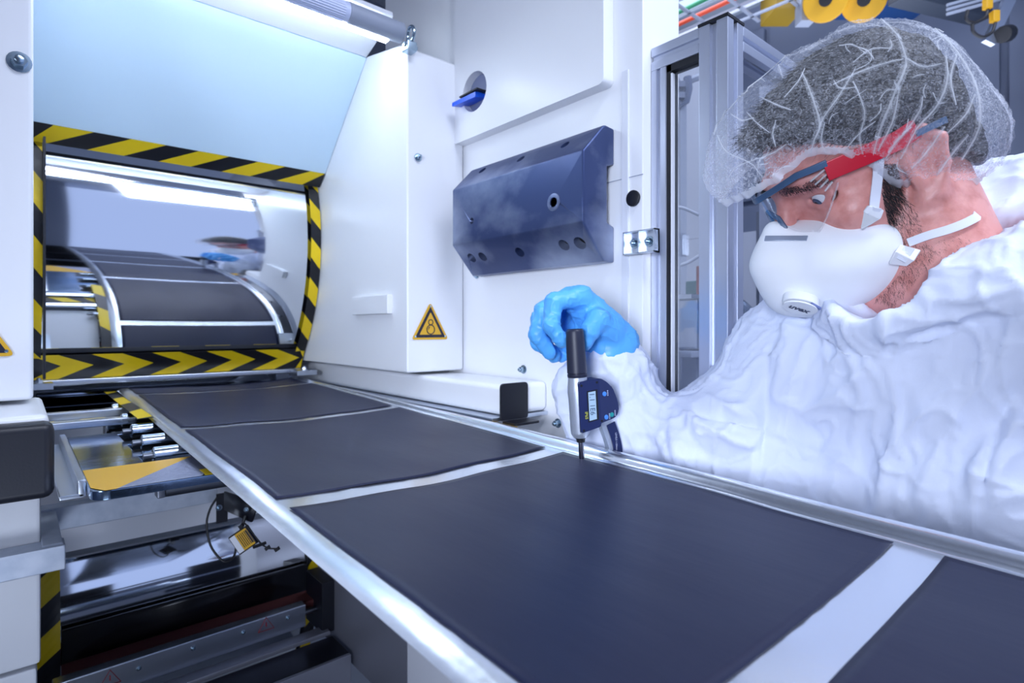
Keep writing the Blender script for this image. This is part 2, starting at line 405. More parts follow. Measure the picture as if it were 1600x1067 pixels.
# ================================================================== CALENDER MACHINE
XL, XR = 0.03, 0.59               # inner faces of left and right cabinets
RY, RU, RL, RR = 1.852, 0.22, -0.622, 0.42
def roll(name, hc, label):
    t = thing(name, label, 'roller', (0.31, RY, hc-RR))
    b = MB(); n = 160
    b.lathe((0.0305, RY, hc), (1, 0, 0), [(0, RR-0.004), (0.004, RR), (0.554, RR), (0.558, RR-0.004)], n)
    b.build('roll_shell', CHROME, t, angle=12)
    MB().cyl((0.0295, RY, hc), (0.5892, RY, hc), 0.12, 40).build('journal', STEEL, t)
    return t
roll('calender_roll', RU, 'large mirror-polished upper roll framed by yellow and black hazard tape')
roll('calender_roll', RL, 'large polished lower roll in the dark pit under the web')

# cabinets
t = thing('machine_cabinet', 'white painted cabinet with rounded edge at the left edge, left of the mirror roll', 'cabinet', (-0.2, 1.2, -0.1))
MB().box((-0.45, 1.0, -0.098), (0.018, 2.35, 1.4)).build('cabinet_body', WHITE, t, bevel=0.006, seg=3)
b = MB(); bolt(b, W(30, 97, y=0.999), (0, -1, 0), 0.009, 0.010); b.build('bolt', ZINC, t)
t = thing('machine_pillar', 'white lower pillar below the black bumper at the left edge', 'pillar', (-0.2, 1.3, -1.38))
MB().box((-0.45, 1.10, -0.50), (0.028, 2.3, -0.195)).build('upper_panel', WHITE, t, bevel=0.005)
MB().box((-0.45, 1.10, -1.38), (0.024, 2.3, -0.504)).build('lower_panel', WHITE, t, bevel=0.005)
t = thing('bumper_box', 'white projecting box with a black rounded bumper face on the left', 'bumper', (-0.2, 0.95, -0.2))
MB().box((-0.45, 0.875, -0.190), (0.030, 1.10, -0.104)).build('box_shell', WHITE, t, bevel=0.008, seg=3)
MB().box((-0.45, 0.845, -0.198), (0.034, 0.876, -0.110)).build('bumper_pad', DARK, t, bevel=0.010, seg=3)

# right cabinet: side plate profile seen in the y-h plane
t = thing('machine_cabinet', 'white wedge-shaped cabinet carrying the round-rollers warning triangle', 'cabinet', (0.66, 1.2, -0.1))
prof = [(2.35, -0.093), (1.0, -0.093), (1.0, 0.556), (1.028, 0.572), (1.172, 0.600), (2.35, 0.600)]
MB().prism(prof, lambda a, c, q: (q, a, c), XR, 0.728).build('cabinet_body', WHITE, t, bevel=0.004, seg=3)
b = MB(); bolt(b, W(653, 246, y=0.999), (0, -1, 0), 0.0055, 0.008); b.build('bolt', ZINC, t)
p0 = W(588, 462, x=XR); p1 = W(588, 491, x=XR)
MB().box((XR-0.012, 1.06, p1[2]), (XR+0.001, 1.225, p0[2])).build('cover_box', WHITE, t, bevel=0.002)

# hood panel leaning over the roll
t = thing('hood_panel', 'flat pale blue hood panel above the mirror roll', 'panel', (0.31, 1.3, 0.36))
MB().prism([(1.400, 0.383), (1.174, 0.596), (1.182, 0.604), (1.408, 0.391)], lambda a, c, q: (q, a, c), 0.019, XR-0.001).build('panel_sheet', HOODM, t)
MB().prism([(1.174, 0.598), (1.055, 0.640), (1.058, 0.650), (1.180, 0.606)], lambda a, c, q: (q, a, c), 0.019, XR-0.001).build('reflector_sheet', WHITE2, t)

# tube lamp along the top of the hood
EMW = mat('lamp_glow', (1, 1, 1, 1), 0.4, emit=((0.80, 0.91, 1.0, 1), 34.0))
LENS = mat('lamp_lens', rgb(196, 205, 232), 0.3, 0, 0.5, bump=(1, 0.0, 0.001))
t = thing('tube_lamp', 'round tube lamp with ribbed lens along the top of the hood', 'lamp', (0.3, 1.02, 0.60))
la = W(640, 57, y=1.015); lh = la[2]; LY = 1.015
MB().cyl((0.02, LY, lh), (0.47, LY, lh), 0.0185, 36).build('ribbed_lens', LENS, t)
for k in range(14):
    q = 2*pi*k/14*0.5+pi*0.8
    MB().box((0.02, LY+0.0186*cos(q)-0.0008, lh+0.0186*sin(q)-0.0008), (0.46, LY+0.0186*cos(q)+0.0008, lh+0.0186*sin(q)+0.0008)).build('lens_rib', LENS, t)
MB().cyl((0.47, LY, lh), (0.585, LY, lh), 0.0195, 32).build('end_sleeve', GREY, t, bevel=0.0015)
MB().box((0.02, LY+0.006, lh-0.021), (0.560, LY+0.019, lh-0.0165)).build('glow_strip', EMW, t)
t = thing('lamp_bracket', 'grey metal clevis ring holding the end of the tube lamp', 'bracket', (0.6, 1.0, 0.53))
b = MB(); c = W(642, 60, y=0.985)
b.tube([(c[0]+0.004*sin(q)*0, c[1]+0.012*cos(q), c[2]+0.008+0.015*sin(q)) for q in np.linspace(0, 2*pi, 20)[:-1]], 0.0035, 8, closed=True)
b.build('ring', ZINC, t)
MB().box((c[0]-0.011, c[1]-0.006, c[2]-0.026), (c[0]+0.011, c[1]+0.018, c[2]-0.006)).build('clamp', ZINC, t, bevel=0.003)
b = MB(); b.cyl((c[0]-0.014, c[1]+0.004, c[2]-0.014), (c[0]+0.016, c[1]+0.004, c[2]-0.014), 0.004, 12); b.build('pin', ZINC, t)
# hazard frame round the upper roll
t = thing('roll_surround', 'yellow and black hazard taped frame around the upper mirror roll', 'frame', (0.31, 1.5, -0.11))
MB().prism([(1.398, 0.384), (1.432, 0.356), (1.436, 0.361), (1.404, 0.390)], lambda a, c, q: (q, a, c), 0.019, XR-0.002).build('top_bar', DARK, t)
hazard('hazard_tape', lambda q, s: (0.019+q, 1.397+s*0.034, 0.3835-s*0.028), XR-0.022, 0.062, -0.070, t)
MB().prism([(1.525, -0.060), (1.540, -0.083), (1.556, -0.112), (1.566, -0.112), (1.550, -0.080), (1.535, -0.060)], lambda a, c, q: (q, a, c), 0.019, XR-0.002).build('bottom_bar', DARK, t)
hazard('hazard_tape', lambda q, s: (0.022+q, 1.5395-s*0.015, -0.0835+s*0.0235), XR-0.026, 0.056, -0.060, t, phase=0.02)
hazard('hazard_tape', lambda q, s: (0.022+q, 1.5395+s*0.016, -0.0835-s*0.0285), XR-0.026, 0.056, -0.060, t, phase=0.02)
def arc(xa, xb, off, h0, h1, hc):
    R = RR+off; a0 = math.asin(max(-1, min(1, (h0-hc)/R))); a1 = math.asin(max(-1, min(1, (h1-hc)/R)))
    return (lambda q, s: (xa+(xb-xa)*s, RY-R*cos(a0+q/R), hc+R*sin(a0+q/R))), abs(a1-a0)*R
fn, L = arc(XR-0.028, XR-0.003, 0.012, -0.10, 0.375, RU); hazard('hazard_tape', fn, L, 0.050, -0.030, t, nseg=3)
fn, L = arc(0.019, 0.039, 0.012, -0.10, 0.375, RU); hazard('hazard_tape', fn, L, 0.062, -0.03, t, nseg=3)
b = MB(); b.box((0.039, 1.40, -0.10), (0.043, 1.425, 0.36)); b.build('edge_strip', DARK, t)
MB().box((0.04, 1.535, -0.124), (XR-0.004, 1.556, -0.113)).build('sill_rail', ALU, t, bevel=0.002)
for x in (0.035, 0.575):
    b = MB(); b.box((x-0.03, 1.47, -0.126), (x+0.022, 1.53, -0.114)); bolt(b, (x, 1.5, -0.114), (0, 0, 1), 0.007, 0.006); b.build('foot_clamp', ALU, t)

# hazard tape on the lower roll's side guards
t = thing('hazard_guard', 'curved hazard-taped guards either side of the lower roll', 'guard', (0.31, 1.44, -0.8))
for xa, xb, nm in ((0.030, 0.066, 'guard_strip'), (XR-0.036, XR-0.010, 'guard_strip')):
    fn, L = arc(xa, xb, 0.006, -1.0, -0.42, RL)
    b = MB()
    k = 14
    vs = [fn(L*i/k, s) for i in range(k+1) for s in (0, 1)]; b.add(vs, [(2*i, 2*i+1, 2*i+3, 2*i+2) for i in range(k)])
    o = b.build(nm, DARK, t); md = o.modifiers.new('thickness', 'SOLIDIFY'); md.thickness = 0.004; md.offset = 0
    fn2, L2 = arc(xa, xb, 0.010, -1.0, -0.42, RL); hazard('hazard_tape', fn2, L2, 0.055, 0.03, t, nseg=3)

# wall plate to the right with cover panel
XW = 0.73
t = thing('side_wall_panel', 'tall white machine side wall behind the black steel block', 'panel', (0.78, 0.8, -1.38))
MB().box((XW, 0.535, -1.38), (XW+0.10, 1.35, 1.4)).build('wall_plate', WHITE, t, bevel=0.003)
for px, py in ((818, 577), (872, 661)):
    b = MB(); c = W(px, py, x=XW-0.001); bolt(b, c, (-1, 0, 0), 0.0055, 0.009); b.build('bolt', ZINC, t)
c = W(745, 430, x=XW-0.001); b = MB(); bolt(b, c, (-1, 0, 0), 0.005, 0.006); b.build('bolt', ZINC, t)
b = MB(); a0 = W(979, 110, x=XW); b.box((XW-0.003, a0[1]-0.005, -0.6), (XW+0.001, a0[1]+0.008, a0[2])); b.build('edge_ridge', WHITE2, t, bevel=0.001)
c = W(990, 310, x=XW-0.002); b = MB(); b.lathe(c, (-1, 0, 0), [(0, 0.0125), (0.003, 0.0125), (0.004, 0.011)], 28); b.build('cap_plug', RUBBER, t)
b = MB(); a1 = W(905, 296, x=XW); b.box((XW-0.0008, W(1005, 318, x=XW)[1], a1[2]-0.001), (XW, a1[1], a1[2]+0.0002)); b.build('seam', GREY, t)
t = thing('cover_panel', 'raised white cover panel with round hole, above the black steel block', 'panel', (0.71, 0.8, 0.39))
hole_c = W(741, 143, x=0.705)
ol = rounded([(1.0, 0.387), (0.592, 0.387), (0.592, 1.3), (1.0, 1.3)], [0.004, 0.012, 0.01, 0.004])
def plate_with_hole(ol, c, r, x0, x1, n=28):
    bm = bmesh.new()
    vo = [bm.verts.new((x0, a, q)) for a, q in ol]; eo = [bm.edges.new((vo[i], vo[(i+1) % len(vo)])) for i in range(len(vo))]
    vi = [bm.verts.new((x0, c[1]+r*cos(2*pi*i/n), c[2]+r*sin(2*pi*i/n))) for i in range(n)]; ei = [bm.edges.new((vi[i], vi[(i+1) % n])) for i in range(n)]
    g = bmesh.ops.triangle_fill(bm, use_beauty=True, use_dissolve=False, edges=eo+ei)
    fs = [f for f in g['geom'] if isinstance(f, bmesh.types.BMFace)]
    ex = bmesh.ops.extrude_face_region(bm, geom=fs)
    for v in [v for v in ex['geom'] if isinstance(v, bmesh.types.BMVert)]: v.co.x = x1
    bm.verts.index_update(); V = [tuple(v.co) for v in bm.verts]; F = [[v.index for v in f.verts] for f in bm.faces]; bm.free()
    return V, F
V, F = plate_with_hole(ol, hole_c, 0.040, 0.705, XW-0.0005)
o = finish('panel_sheet', V, F, WHITE, t, angle=30)
MB().cyl((0.722, hole_c[1], hole_c[2]), (0.7293, hole_c[1], hole_c[2]), 0.0405, 28).build('hole_liner', mat('liner_grey', rgb(120, 128, 160), 0.5), t)
hole = hole_c
t = thing('blue_tongue', 'bright blue plastic tongue sticking out of the round hole', 'tongue', hole)
b = MB(); b.prism(rounded([(-0.028, -0.005), (0.035, -0.010), (0.035, -0.002), (-0.028, 0.006)], 0.002, 2), lambda a, q, s: (0.690-a*0.2+s*0.55, hole[1]+a*1.0+0.012, hole[2]-0.013+q+s*0.1), 0, 0.06); b.build('tongue_body', BLUEP, t)
b = MB(); b.box((0.692, hole[1]-0.026, hole[2]-0.006), (0.718, hole[1]+0.034, hole[2]-0.003)); b.build('tongue_edge', RUBBER, t)

# black steel block with bevelled faces, notched back and drilled holes
t = thing('steel_block', 'dark mill-scale steel block with drilled holes bolted on the white wall', 'block', (0.69, 0.76, 0.10))
BF, BB, Y0, Y1 = 0.655, 0.704, 0.590, 0.937
prof = [(BF, 0.160), (BF, 0.270), (BB-0.002, 0.318), (BB+0.004, 0.320), (XW-0.001, 0.318), (XW-0.001, 0.260), (0.712, 0.256), (0.712, 0.166), (XW-0.001, 0.160), (XW-0.001, 0.103), (BB, 0.103)]
blk = MB().prism(prof, lambda a, c, q: (a, q, c), Y0, Y1).build('block_body', MILL, t, bevel=0.0025, seg=2, angle=20)
cut = MB(); nF = np.array([-1., 0, 0]); nT = np.array([-0.048, 0, 0.049]); nT /= np.linalg.norm(nT); nB = np.array([-0.057, 0, -0.049]); nB /= np.linalg.norm(nB)
def on_block(px, py, n, p):      # where the sight line meets a block face
    d = W(px, py, Z=1.0); return d*(n@p)/(n@d)
pF = np.array([BF, 0.7, 0.2]); pT = np.array([BF, 0.7, 0.270]); pB = np.array([BF, 0.7, 0.160])
hl = [(865, 316, 0.0075, nF, pF), (737, 345, 0.006, nF, pF)]+[(x, y, 0.0085, nT, pT) for x, y in ((754, 267), (814, 249), (883, 227))]+[(x, y, r, nB, pB) for x, y, r in ((737, 403, 0.0105), (754, 401, 0.010), (812, 394, 0.010), (881, 383, 0.0105), (906, 380, 0.0115))]
rings = MB()
for px, py, r, n, p in hl:
    c = on_block(px, py, n, p); cut.cyl(c+n*0.01, c-n*0.022, r, 24)
co = cut.build('cutter', VOID)
bpy.context.view_layer.update()
md = blk.modifiers.new('holes', 'BOOLEAN'); md.operation = 'DIFFERENCE'; md.object = co; md.solver = 'EXACT'
dg = bpy.context.evaluated_depsgraph_get(); dg.update(); nm = bpy.data.meshes.new_from_object(blk.evaluated_get(dg)); blk.modifiers.clear(); blk.data = nm; nm.shade_smooth(); nm.set_sharp_from_angle(angle=radians(18))
bpy.data.objects.remove(co)
for px, py, r, n, p in hl:
    c = on_block(px, py, n, p); b = MB(); b.cyl(c-n*0.0215, c-n*0.0150, r*0.98, 20); b.build('hole_bottom', VOID, t)  # near-black disc puts the shade into the bottom of each hole
c = on_block(865, 316, nF, pF); b = MB(); b.lathe(c, nF, [(-0.001, 0.0145), (0.0003, 0.0145), (0.0006, 0.0140), (0.0006, 0.0082), (-0.001, 0.0080)], 30); 
b.build('wear_ring', mat('worn_ring', rgb(120, 130, 160), 0.35, 0.8), t)

# guide rail beside the web and stop bracket
t = thing('guide_rail', 'white box-section rail running along the far edge of the web', 'rail', (0.67, 1.2, -0.16))
MB().box((0.622, 0.742, -0.152), (XW-0.001, 1.9, -0.099)).build('rail_body', WHITE, t, bevel=0.010, seg=4)
MB().box((0.600, 0.742, -0.160), (XW-0.001, 1.55, -0.153)).build('rail_foot', ALU, t, bevel=0.001)
t = thing('stop_bracket', 'black angle stop bracket at the end of the white rail', 'bracket', (0.645, 0.735, -0.156))
zb = W(800, 656, y=0.735)[2]
a = W(784, 600, y=0.735); c = W(826, 600, y=0.735)
MB().prism(rounded([(a[0], zb), (c[0], zb), (c[0], a[2]), (a[0], a[2])], [0.001, 0.006, 0.008, 0.008]), lambda u, v, q: (u, q, v), 0.736, 0.741).build('upright', DARK, t, bevel=0.0008)
MB().prism(rounded([(a[0]+0.002, 0.736), (c[0]-0.004, 0.736), (c[0]-0.004, 0.700), (a[0]+0.002, 0.700)], [0.001, 0.001, 0.008, 0.008]), lambda u, v, q: (u, v, q), zb-0.004, zb).build('foot', DARK, t, bevel=0.0008)
MB().box((a[0]-0.035, 0.70, zb-0.0065), (a[0]+0.004, 0.76, zb-0.0045)).build('yellow_shim', ORANGE_SIGN, t)

# warning triangles
def warning_sign(cx, yy, hb, S, label):
    t = thing('warning_sign', label, 'sign', (cx, yy, hb), 'yellow roller warning triangles')
    H = S*0.866
    def tri(s, r): 
        k = S*s; c0 = hb+H/3
        return rounded([(cx-k/2, c0-k*0.866/3), (cx+k/2, c0-k*0.866/3), (cx, c0+k*0.866*2/3)], r)
    ext = lambda a, c, q: (a, q, c)
    MB().prism(tri(1.0, S*0.09), ext, yy-0.0015, yy).build('yellow_plate', ORANGE_SIGN, t)
    MB().prism(tri(0.83, S*0.03), ext, yy-0.0019, yy-0.0014).build('black_border', SIGN_BLK, t)
    MB().prism(tri(0.60, S*0.015), ext, yy-0.0023, yy-0.0018).build('yellow_field', ORANGE_SIGN, t)
    b = MB(); c0 = hb+H/3
    for dz, r in ((-0.055*S, 0.105*S), (0.115*S, 0.06*S)):
        b.tube([(cx+r*cos(q), yy-0.0024, c0+dz+r*sin(q)) for q in np.linspace(0, 2*pi, 33)[:-1]], 0.0125*S, 6, closed=True)
    b.add([(cx-0.075*S, yy-0.0027, c0-0.08*S), (cx-0.045*S, yy-0.0027, c0-0.035*S), (cx-0.02*S, yy-0.0027, c0+0.015*S), (cx-0.055*S, yy-0.0027, c0+0.0*S)], [(0, 1, 2, 3)])
    b.build('roller_pictogram', SIGN_BLK, t, smooth=False)
    for a, q in ((-0.40*S, 0.075*S), (0.40*S, 0.075*S), (0, 0.775*S)):
        b = MB(); b.lathe((cx+a, yy-0.0015, hb+q), (0, -1, 0), [(0, 0.024*S), (0.001, 0.024*S), (0.0016, 0.015*S)], 14); b.build('rivet', ZINC, t)
l, r = W(643, 531, y=0.9985), W(700, 531, y=0.9985)
warning_sign((l[0]+r[0])/2, 0.9990, l[2], r[0]-l[0], 'yellow warning triangle with two rollers on the right-hand cabinet')
l2 = W(24, 556, y=0.9985)
warning_sign(l2[0]-(r[0]-l[0])/2, 0.9990, l2[2], (r[0]-l[0]), 'yellow warning triangle cut by the left picture edge')

# ------------------------------------------------------------------ roller table left of and under the web
t = thing('roller_table', 'scratched bright metal table plate with slots left of the web', 'table plate', (0.1, 1.0, -0.2))
ol = rounded([(0.060, 0.748), (0.580, 0.748), (0.580, 0.872), (0.060, 0.872)], [0.018, 0.001, 0.001, 0.001])
MB().prism(ol, lambda a, c, q: (a, c, q), -0.186, -0.176).build('front_plate', PLATE, t, bevel=0.0015)
MB().add([(0.0615, 0.770, -0.1755), (0.0615, 0.870, -0.1755), (0.180, 0.870, -0.1755), (0.082, 0.7485, -0.1755), (0.072, 0.7485, -0.1755)], [(0, 1, 2, 3, 4)]).build('yellow_tape', ORANGE_SIGN, t)
MB().add([(0.082, 0.7485, -0.1755), (0.180, 0.870, -0.1755), (0.235, 0.870, -0.1755), (0.165, 0.7485, -0.1755)], [(0, 1, 2, 3)]).build('silver_tape', mat('crinkled_silver_tape', rgb(150, 155, 178), 0.35, 0.6, bump=(160, 0.6, 0.002)), t)
MB().box((0.170, 0.750, -0.1757), (0.215, 0.782, -0.1753)).build('yellow_tape', YEL, t)
MB().box((0.062, 0.872, -0.188), (0.128, 1.17, -0.179)).build('side_plate', PLATE, t, bevel=0.001)
RYS = [0.905, 1.00, 1.10, 1.215, 1.345]
ys = [0.80]+[0.5*(RYS[i]+RYS[i+1]) for i in range(4)]+[1.42]
for i, yr in enumerate([0.80]+[0.5*(RYS[i]+RYS[i+1]) for i in range(4)]):
    MB().box((0.126, yr-0.012 if i else 0.872, -0.188), (0.560, yr+(0.018 if i else 0.074), -0.179)).build('cross_finger', PLATE, t, bevel=0.001)
MB().box((0.13, 0.90, -0.208), (0.560, 1.35, -0.200)).build('gap_shade_sheet', VOID, t)  # near-black sheet in place of the shade between the rollers
for yr in RYS:
    b = MB(); b.box((0.128, yr-0.020, -0.187), (0.134, yr+0.020, -0.215)); b.build('bearing_block', DSTEEL, t, bevel=0.001)
MB().box((0.036, 0.80, -0.192), (0.058, 1.16, -0.187)).build('side_tray', ALU, t, bevel=0.001)
MB().box((0.052, 0.80, -0.192), (0.060, 1.16, -0.172)).build('tray_lip', ALU, t, bevel=0.002)
MB().box((0.0, 1.19, -0.170), (0.16, 1.215, -0.158)).build('cross_bar', ALU, t, bevel=0.002)
MB().box((0.0, 1.28, -0.166), (0.17, 1.30, -0.152)).build('cross_bar', ALU, t, bevel=0.002)
hazard('hazard_tape', lambda q, s: (0.0+q, 1.222+s*0.040, -0.168+s*0.004), 0.15, 0.036, 0.03, t)
MB().box((0.0, 1.31, -0.184), (0.150, 1.52, -0.180)).build('rear_tray', WHITE2, t)
hazard('hazard_tape', lambda q, s: (0.150+s*0.022, 1.10+q, -0.150+0.006*q), 0.48, 0.11, 0.03, t)
def web_h(x, y):                  # height of the web surface
    u = (x-0.37)/0.18
    return -(0.1845-0.031*y)-0.006*max(0.0, 1-u*u)
for i, yr in enumerate(RYS):
    t = thing('support_roller', ('short bright steel roller under the web edge, ' + ['nearest the yellow tape corner', 'second from the yellow tape corner', 'middle one of the row of five', 'fourth from the yellow tape corner', 'farthest, by the hazard striped bar'][i]), 'roller', (0.36, yr, -0.2), 'support rollers under the web')
    hr = web_h(0.37, yr)-0.0125
    MB().lathe((0.140, yr, hr), (1, 0, 0), [(0, 0.0095), (0.0015, 0.0115), (0.44, 0.0115), (0.4415, 0.0095)], 28).build('roller_shell', CHROME2, t)
    MB().cyl((0.129, yr, hr), (0.59, yr, hr), 0.005, 12).build('shaft', DSTEEL, t)
t = thing('round_bar', 'dull grey round bar hanging under the yellow taped plate', 'bar', (0.3, 0.79, -0.22))
MB().cyl((0.136, 0.800, -0.1965), (0.56, 0.800, -0.1965), 0.0100, 28).build('bar_tube', DSTEEL, t)
MB().box((0.127, 0.791, -0.2055), (0.136, 0.809, -0.1875)).build('end_cap', DSTEEL, t, bevel=0.002)

# lower front panel, cable channels
t = thing('front_panel', 'white panel behind the cable channels under the roller table', 'panel', (0.3, 1.37, -0.42))
MB().box((0.029, 1.362, -0.425), (XR-0.002, 1.375, -0.185)).build('panel_sheet', WHITE2, t, bevel=0.002)
t = thing('cable_channel', 'galvanised steel cable channel bending round the white pillar and along the panel', 'channel', (0.1, 1.2, -0.33))
MB().box((0.030, 1.25, -0.350), (0.305, 1.285, -0.310)).build('rear_run', GALV, t, bevel=0.002)
MB().box((0.028, 1.06, -0.348), (0.052, 1.249, -0.314)).build('bend_run', GALV, t, bevel=0.002)
MB().box((-0.45, 1.058, -0.354), (0.055, 1.098, -0.318)).build('front_run', GALV, t, bevel=0.002)
MB().box((-0.45, 1.050, -0.320), (0.052, 1.058, -0.3165)).build('front_lip', GALV, t)
# sensor with bracket, cable, label
t = thing('sensor_bracket', 'black folded bracket at the end of the cable channel', 'bracket', W(365, 790, y=1.24))
a, c = W(338, 772, y=1.238), W(352, 815, y=1.238)
MB().box((a[0], 1.236, c[2]), (c[0]+0.004, 1.240, a[2])).build('mounting_leaf', DARK, t)
p = [W(350, 768, Z=1.10), W(403, 785, Z=1.05), W(392, 816, Z=1.05), W(350, 797, Z=1.10)]
b = MB(); b.add(p, [(0, 1, 2, 3)]); o = b.build('arm_leaf', DARK, t); md = o.modifiers.new('thickness', 'SOLIDIFY'); md.thickness = 0.004
b = MB(); bolt(b, W(342, 793, y=1.235), (0, -1, 0), 0.004, 0.004); b.build('bolt', ZINC, t); b = MB(); bolt(b, W(385, 796, Z=1.045), (-0.6, -0.8, 0), 0.003, 0.003); b.build('bolt', ZINC, t)
t = thing('edge_sensor', 'small black sensor box with yellow and white label hanging under the web', 'sensor', W(380, 845, Z=1.04))
ctr = W(381, 843, Z=1.04); rt = np.array([cY, -sY, 0]); up = np.array([0, 0, 1.]); fw = np.array([sY, cY, 0])
e1 = rt*cos(0.6)+up*sin(0.6); e2 = -rt*sin(0.6)+up*cos(0.6)
MB().obox(ctr, (e1, e2, fw), (0.019, 0.019, 0.006)).build('sensor_body', DARK, t, bevel=0.0015)
MB().obox(ctr-fw*0.0062+e1*0.006, (e1, e2, fw), (0.0115, 0.0165, 0.0004)).build('yellow_label', ORANGE_SIGN, t)
MB().obox(ctr-fw*0.0062-e1*0.0115, (e1, e2, fw), (0.0055, 0.0165, 0.0004)).build('white_label', WHITE2, t)
b = MB()
for k in range(6): b.obox(ctr-fw*0.0068+e1*(0.0155-0.0035*k), (e1, e2, fw), (0.0007 if k else 0.0016, 0.013, 0.0002))
b.build('label_print', SIGN_BLK, t, smooth=False)
b = MB(); b.tube([W(*q, Z=1.04) for q in ((376, 820), (383, 818), (409, 851), (420, 857), (434, 857))], 0.0014, 6); b.tube([W(*q, Z=1.03) for q in ((396, 855), (415, 848))], 0.003, 6)
for q in ((418, 856), (433, 858), (377, 822)): b.obox(W(*q, Z=1.04), (e1, e2, fw), (0.004, 0.003, 0.003))
b.build('wire_clip', RUBBER, t)
MB().tube([W(383, 806, Z=1.05), W(379, 820, Z=1.045), W(376, 830, Z=1.045)], 0.003, 8).build('stem_body', RUBBER, t)
t = thing('sensor_cable', 'thin black cable looping from the bracket to the labelled sensor', 'cable', W(340, 830, Z=1.05))
MB().tube(bez([W(*q, Z=1.06) for q in ((340, 776), (328, 796), (323, 820), (329, 852), (345, 874), (356, 877), (366, 868), (369, 853))], 40), 0.0021, 8).build('cable_run', RUBBER, t)

# wiper bar assembly at the lower roll
t = thing('wiper_unit', 'dark wiper unit at the lower roll, with a black band as its dark reflection', 'wiper', (0.3, 1.4, -0.8))
fn, L = arc(0.068, XR-0.040, 0.014, -0.715, -0.593, RL)
b = MB(); k = 16; b.add([fn(L*i/k, s) for i in range(k+1) for s in (0, 1)], [(2*i, 2*i+1, 2*i+3, 2*i+2) for i in range(k)])
o = b.build('dark_reflection', BLACKG, t); md = o.modifiers.new('thickness', 'SOLIDIFY'); md.thickness = 0.008; md.offset = 0  # black band shaped as the dark reflection on the lower roll
MB().box((0.066, 1.352, -0.688), (XR-0.030, 1.412, -0.655)).build('felt_strip', FELT, t, bevel=0.003)
MB().box((0.05, 1.325, -0.700), (0.512, 1.352, -0.648)).build('clamp_bar', ALU, t, bevel=0.003)
for px, py in ((302, 1013), (380, 988), (450, 965), (217, 1044)): b = MB(); bolt(b, W(px, py, y=1.3245), (0, -1, 0), 0.003, 0.002); b.build('screw', ZINC, t)
for px, py in ((416, 976), (172, 1060)):
    c = W(px, py, y=1.3242); b = MB()
    T = [(c[0], c[2]+0.016), (c[0]-0.017, c[2]-0.012), (c[0]+0.017, c[2]-0.012)]
    b.tube([(a, 1.3242, q) for a, q in T], 0.0012, 4, closed=True); b.box((c[0]-0.001, 1.3238, c[2]-0.004), (c[0]+0.001, 1.3245, c[2]+0.006)); b.build('red_warning_mark', REDP, t, smooth=False)
MB().cyl((0.512, 1.338, -0.672), (0.56, 1.338, -0.672), 0.006, 12).build('end_shaft', DSTEEL, t)
MB().box((0.54, 1.30, -0.72), (XR-0.012, 1.40, -0.60)).build('end_block', DARK, t, bevel=0.003)
t = thing('lower_channel', 'wide brushed steel channel below the wiper bar at the bottom', 'channel', (0.3, 1.2, -0.83))
MB().box((0.03, 1.288, -0.720), (0.555, 1.322, -0.710)).build('rear_flange', STEEL, t, bevel=0.002)
MB().box((0.03, 1.196, -0.732), (0.559, 1.287, -0.722)).build('front_flange', mat('dark_plate', rgb(44, 46, 58), 0.35, 0.7), t, bevel=0.002)
MB().box((0.03, 1.186, -0.800), (0.559, 1.196, -0.722)).build('front_web', STEEL, t, bevel=0.002)
MB().cyl((0.50, 1.10, -0.86), (0.50, 1.185, -0.785), 0.022, 20).build('cable_gland', RUBBER, t)
# side plates below the web
t = thing('side_plate', 'brushed steel side plate under the far web edge', 'plate', (0.58, 1.2, -0.76))
MB().box((0.570, 0.968, -0.757), (0.578, 1.395, -0.192)).build('plate_sheet', STEEL, t, bevel=0.001)
t = thing('side_plate', 'white side plate with rounded corner under the web', 'plate', (0.58, 0.9, -0.76))
MB().prism(rounded([(0.966, -0.192), (0.966, -0.757), (0.785, -0.757), (0.785, -0.192)], [0.001, 0.001, 0.02, 0.001]), lambda a, c, q: (q, a, c), 0.570, 0.580).build('plate_sheet', WHITE2, t, bevel=0.001)

t = thing('mirror_stand', 'dark beams and white plates added out of view for the lower roll to mirror', 'stand', (0.35, -0.2, -1.38))  # unseen stand invented to give the lower roll something to reflect
for lo, hi, m, nm in (((0.05, -0.9, -1.38), (0.11, -0.84, -0.55), DARK, 'post'), ((0.05, 0.30, -1.38), (0.10, 0.35, -0.62), DARK, 'post'), ((0.05, -0.9, -0.62), (0.09, 0.35, -0.57), ALU, 'beam'),
    ((-0.2, 0.30, -0.85), (0.55, 0.34, -0.80), DARK, 'beam'), ((0.0, -0.2, -1.05), (0.5, -0.16, -0.75), WHITE2, 'cover_plate'), ((-0.4, 0.5, -1.28), (0.5, 0.62, -1.20), STEEL, 'beam'), ((0.2, 0.60, -1.15), (0.24, 0.64, -0.9), DARK, 'post'), ((-0.3, -0.5, -1.32), (0.5, -0.1, -1.30), DSTEEL, 'base_plate')):
    MB().box(lo, hi).build(nm, m, t, bevel=0.003)
for k, (xa, xb, m) in enumerate(((-0.9, -0.35, DARK), (-0.34, 0.05, WHITE2), (0.06, 0.42, BLACKG), (0.43, 0.80, GREY), (0.81, 1.30, DARK))):
    MB().box((xa, -1.35, -1.38), (xb, -1.25, (-0.42, -0.55, -0.35, -0.62, -0.40)[k])).build('cabinet_panel', m, t, bevel=0.004)
for k in range(4): MB().box((-0.8, -1.24, -1.25+0.22*k), (1.25, -1.22, -1.21+0.22*k)).build('beam', (ALU, DARK)[k % 2], t)
for yy in (-0.35, 0.05): MB().cyl((0.05, yy, -0.72), (0.55, yy, -0.72), 0.05, 24).build('idler', CHROME2, t)

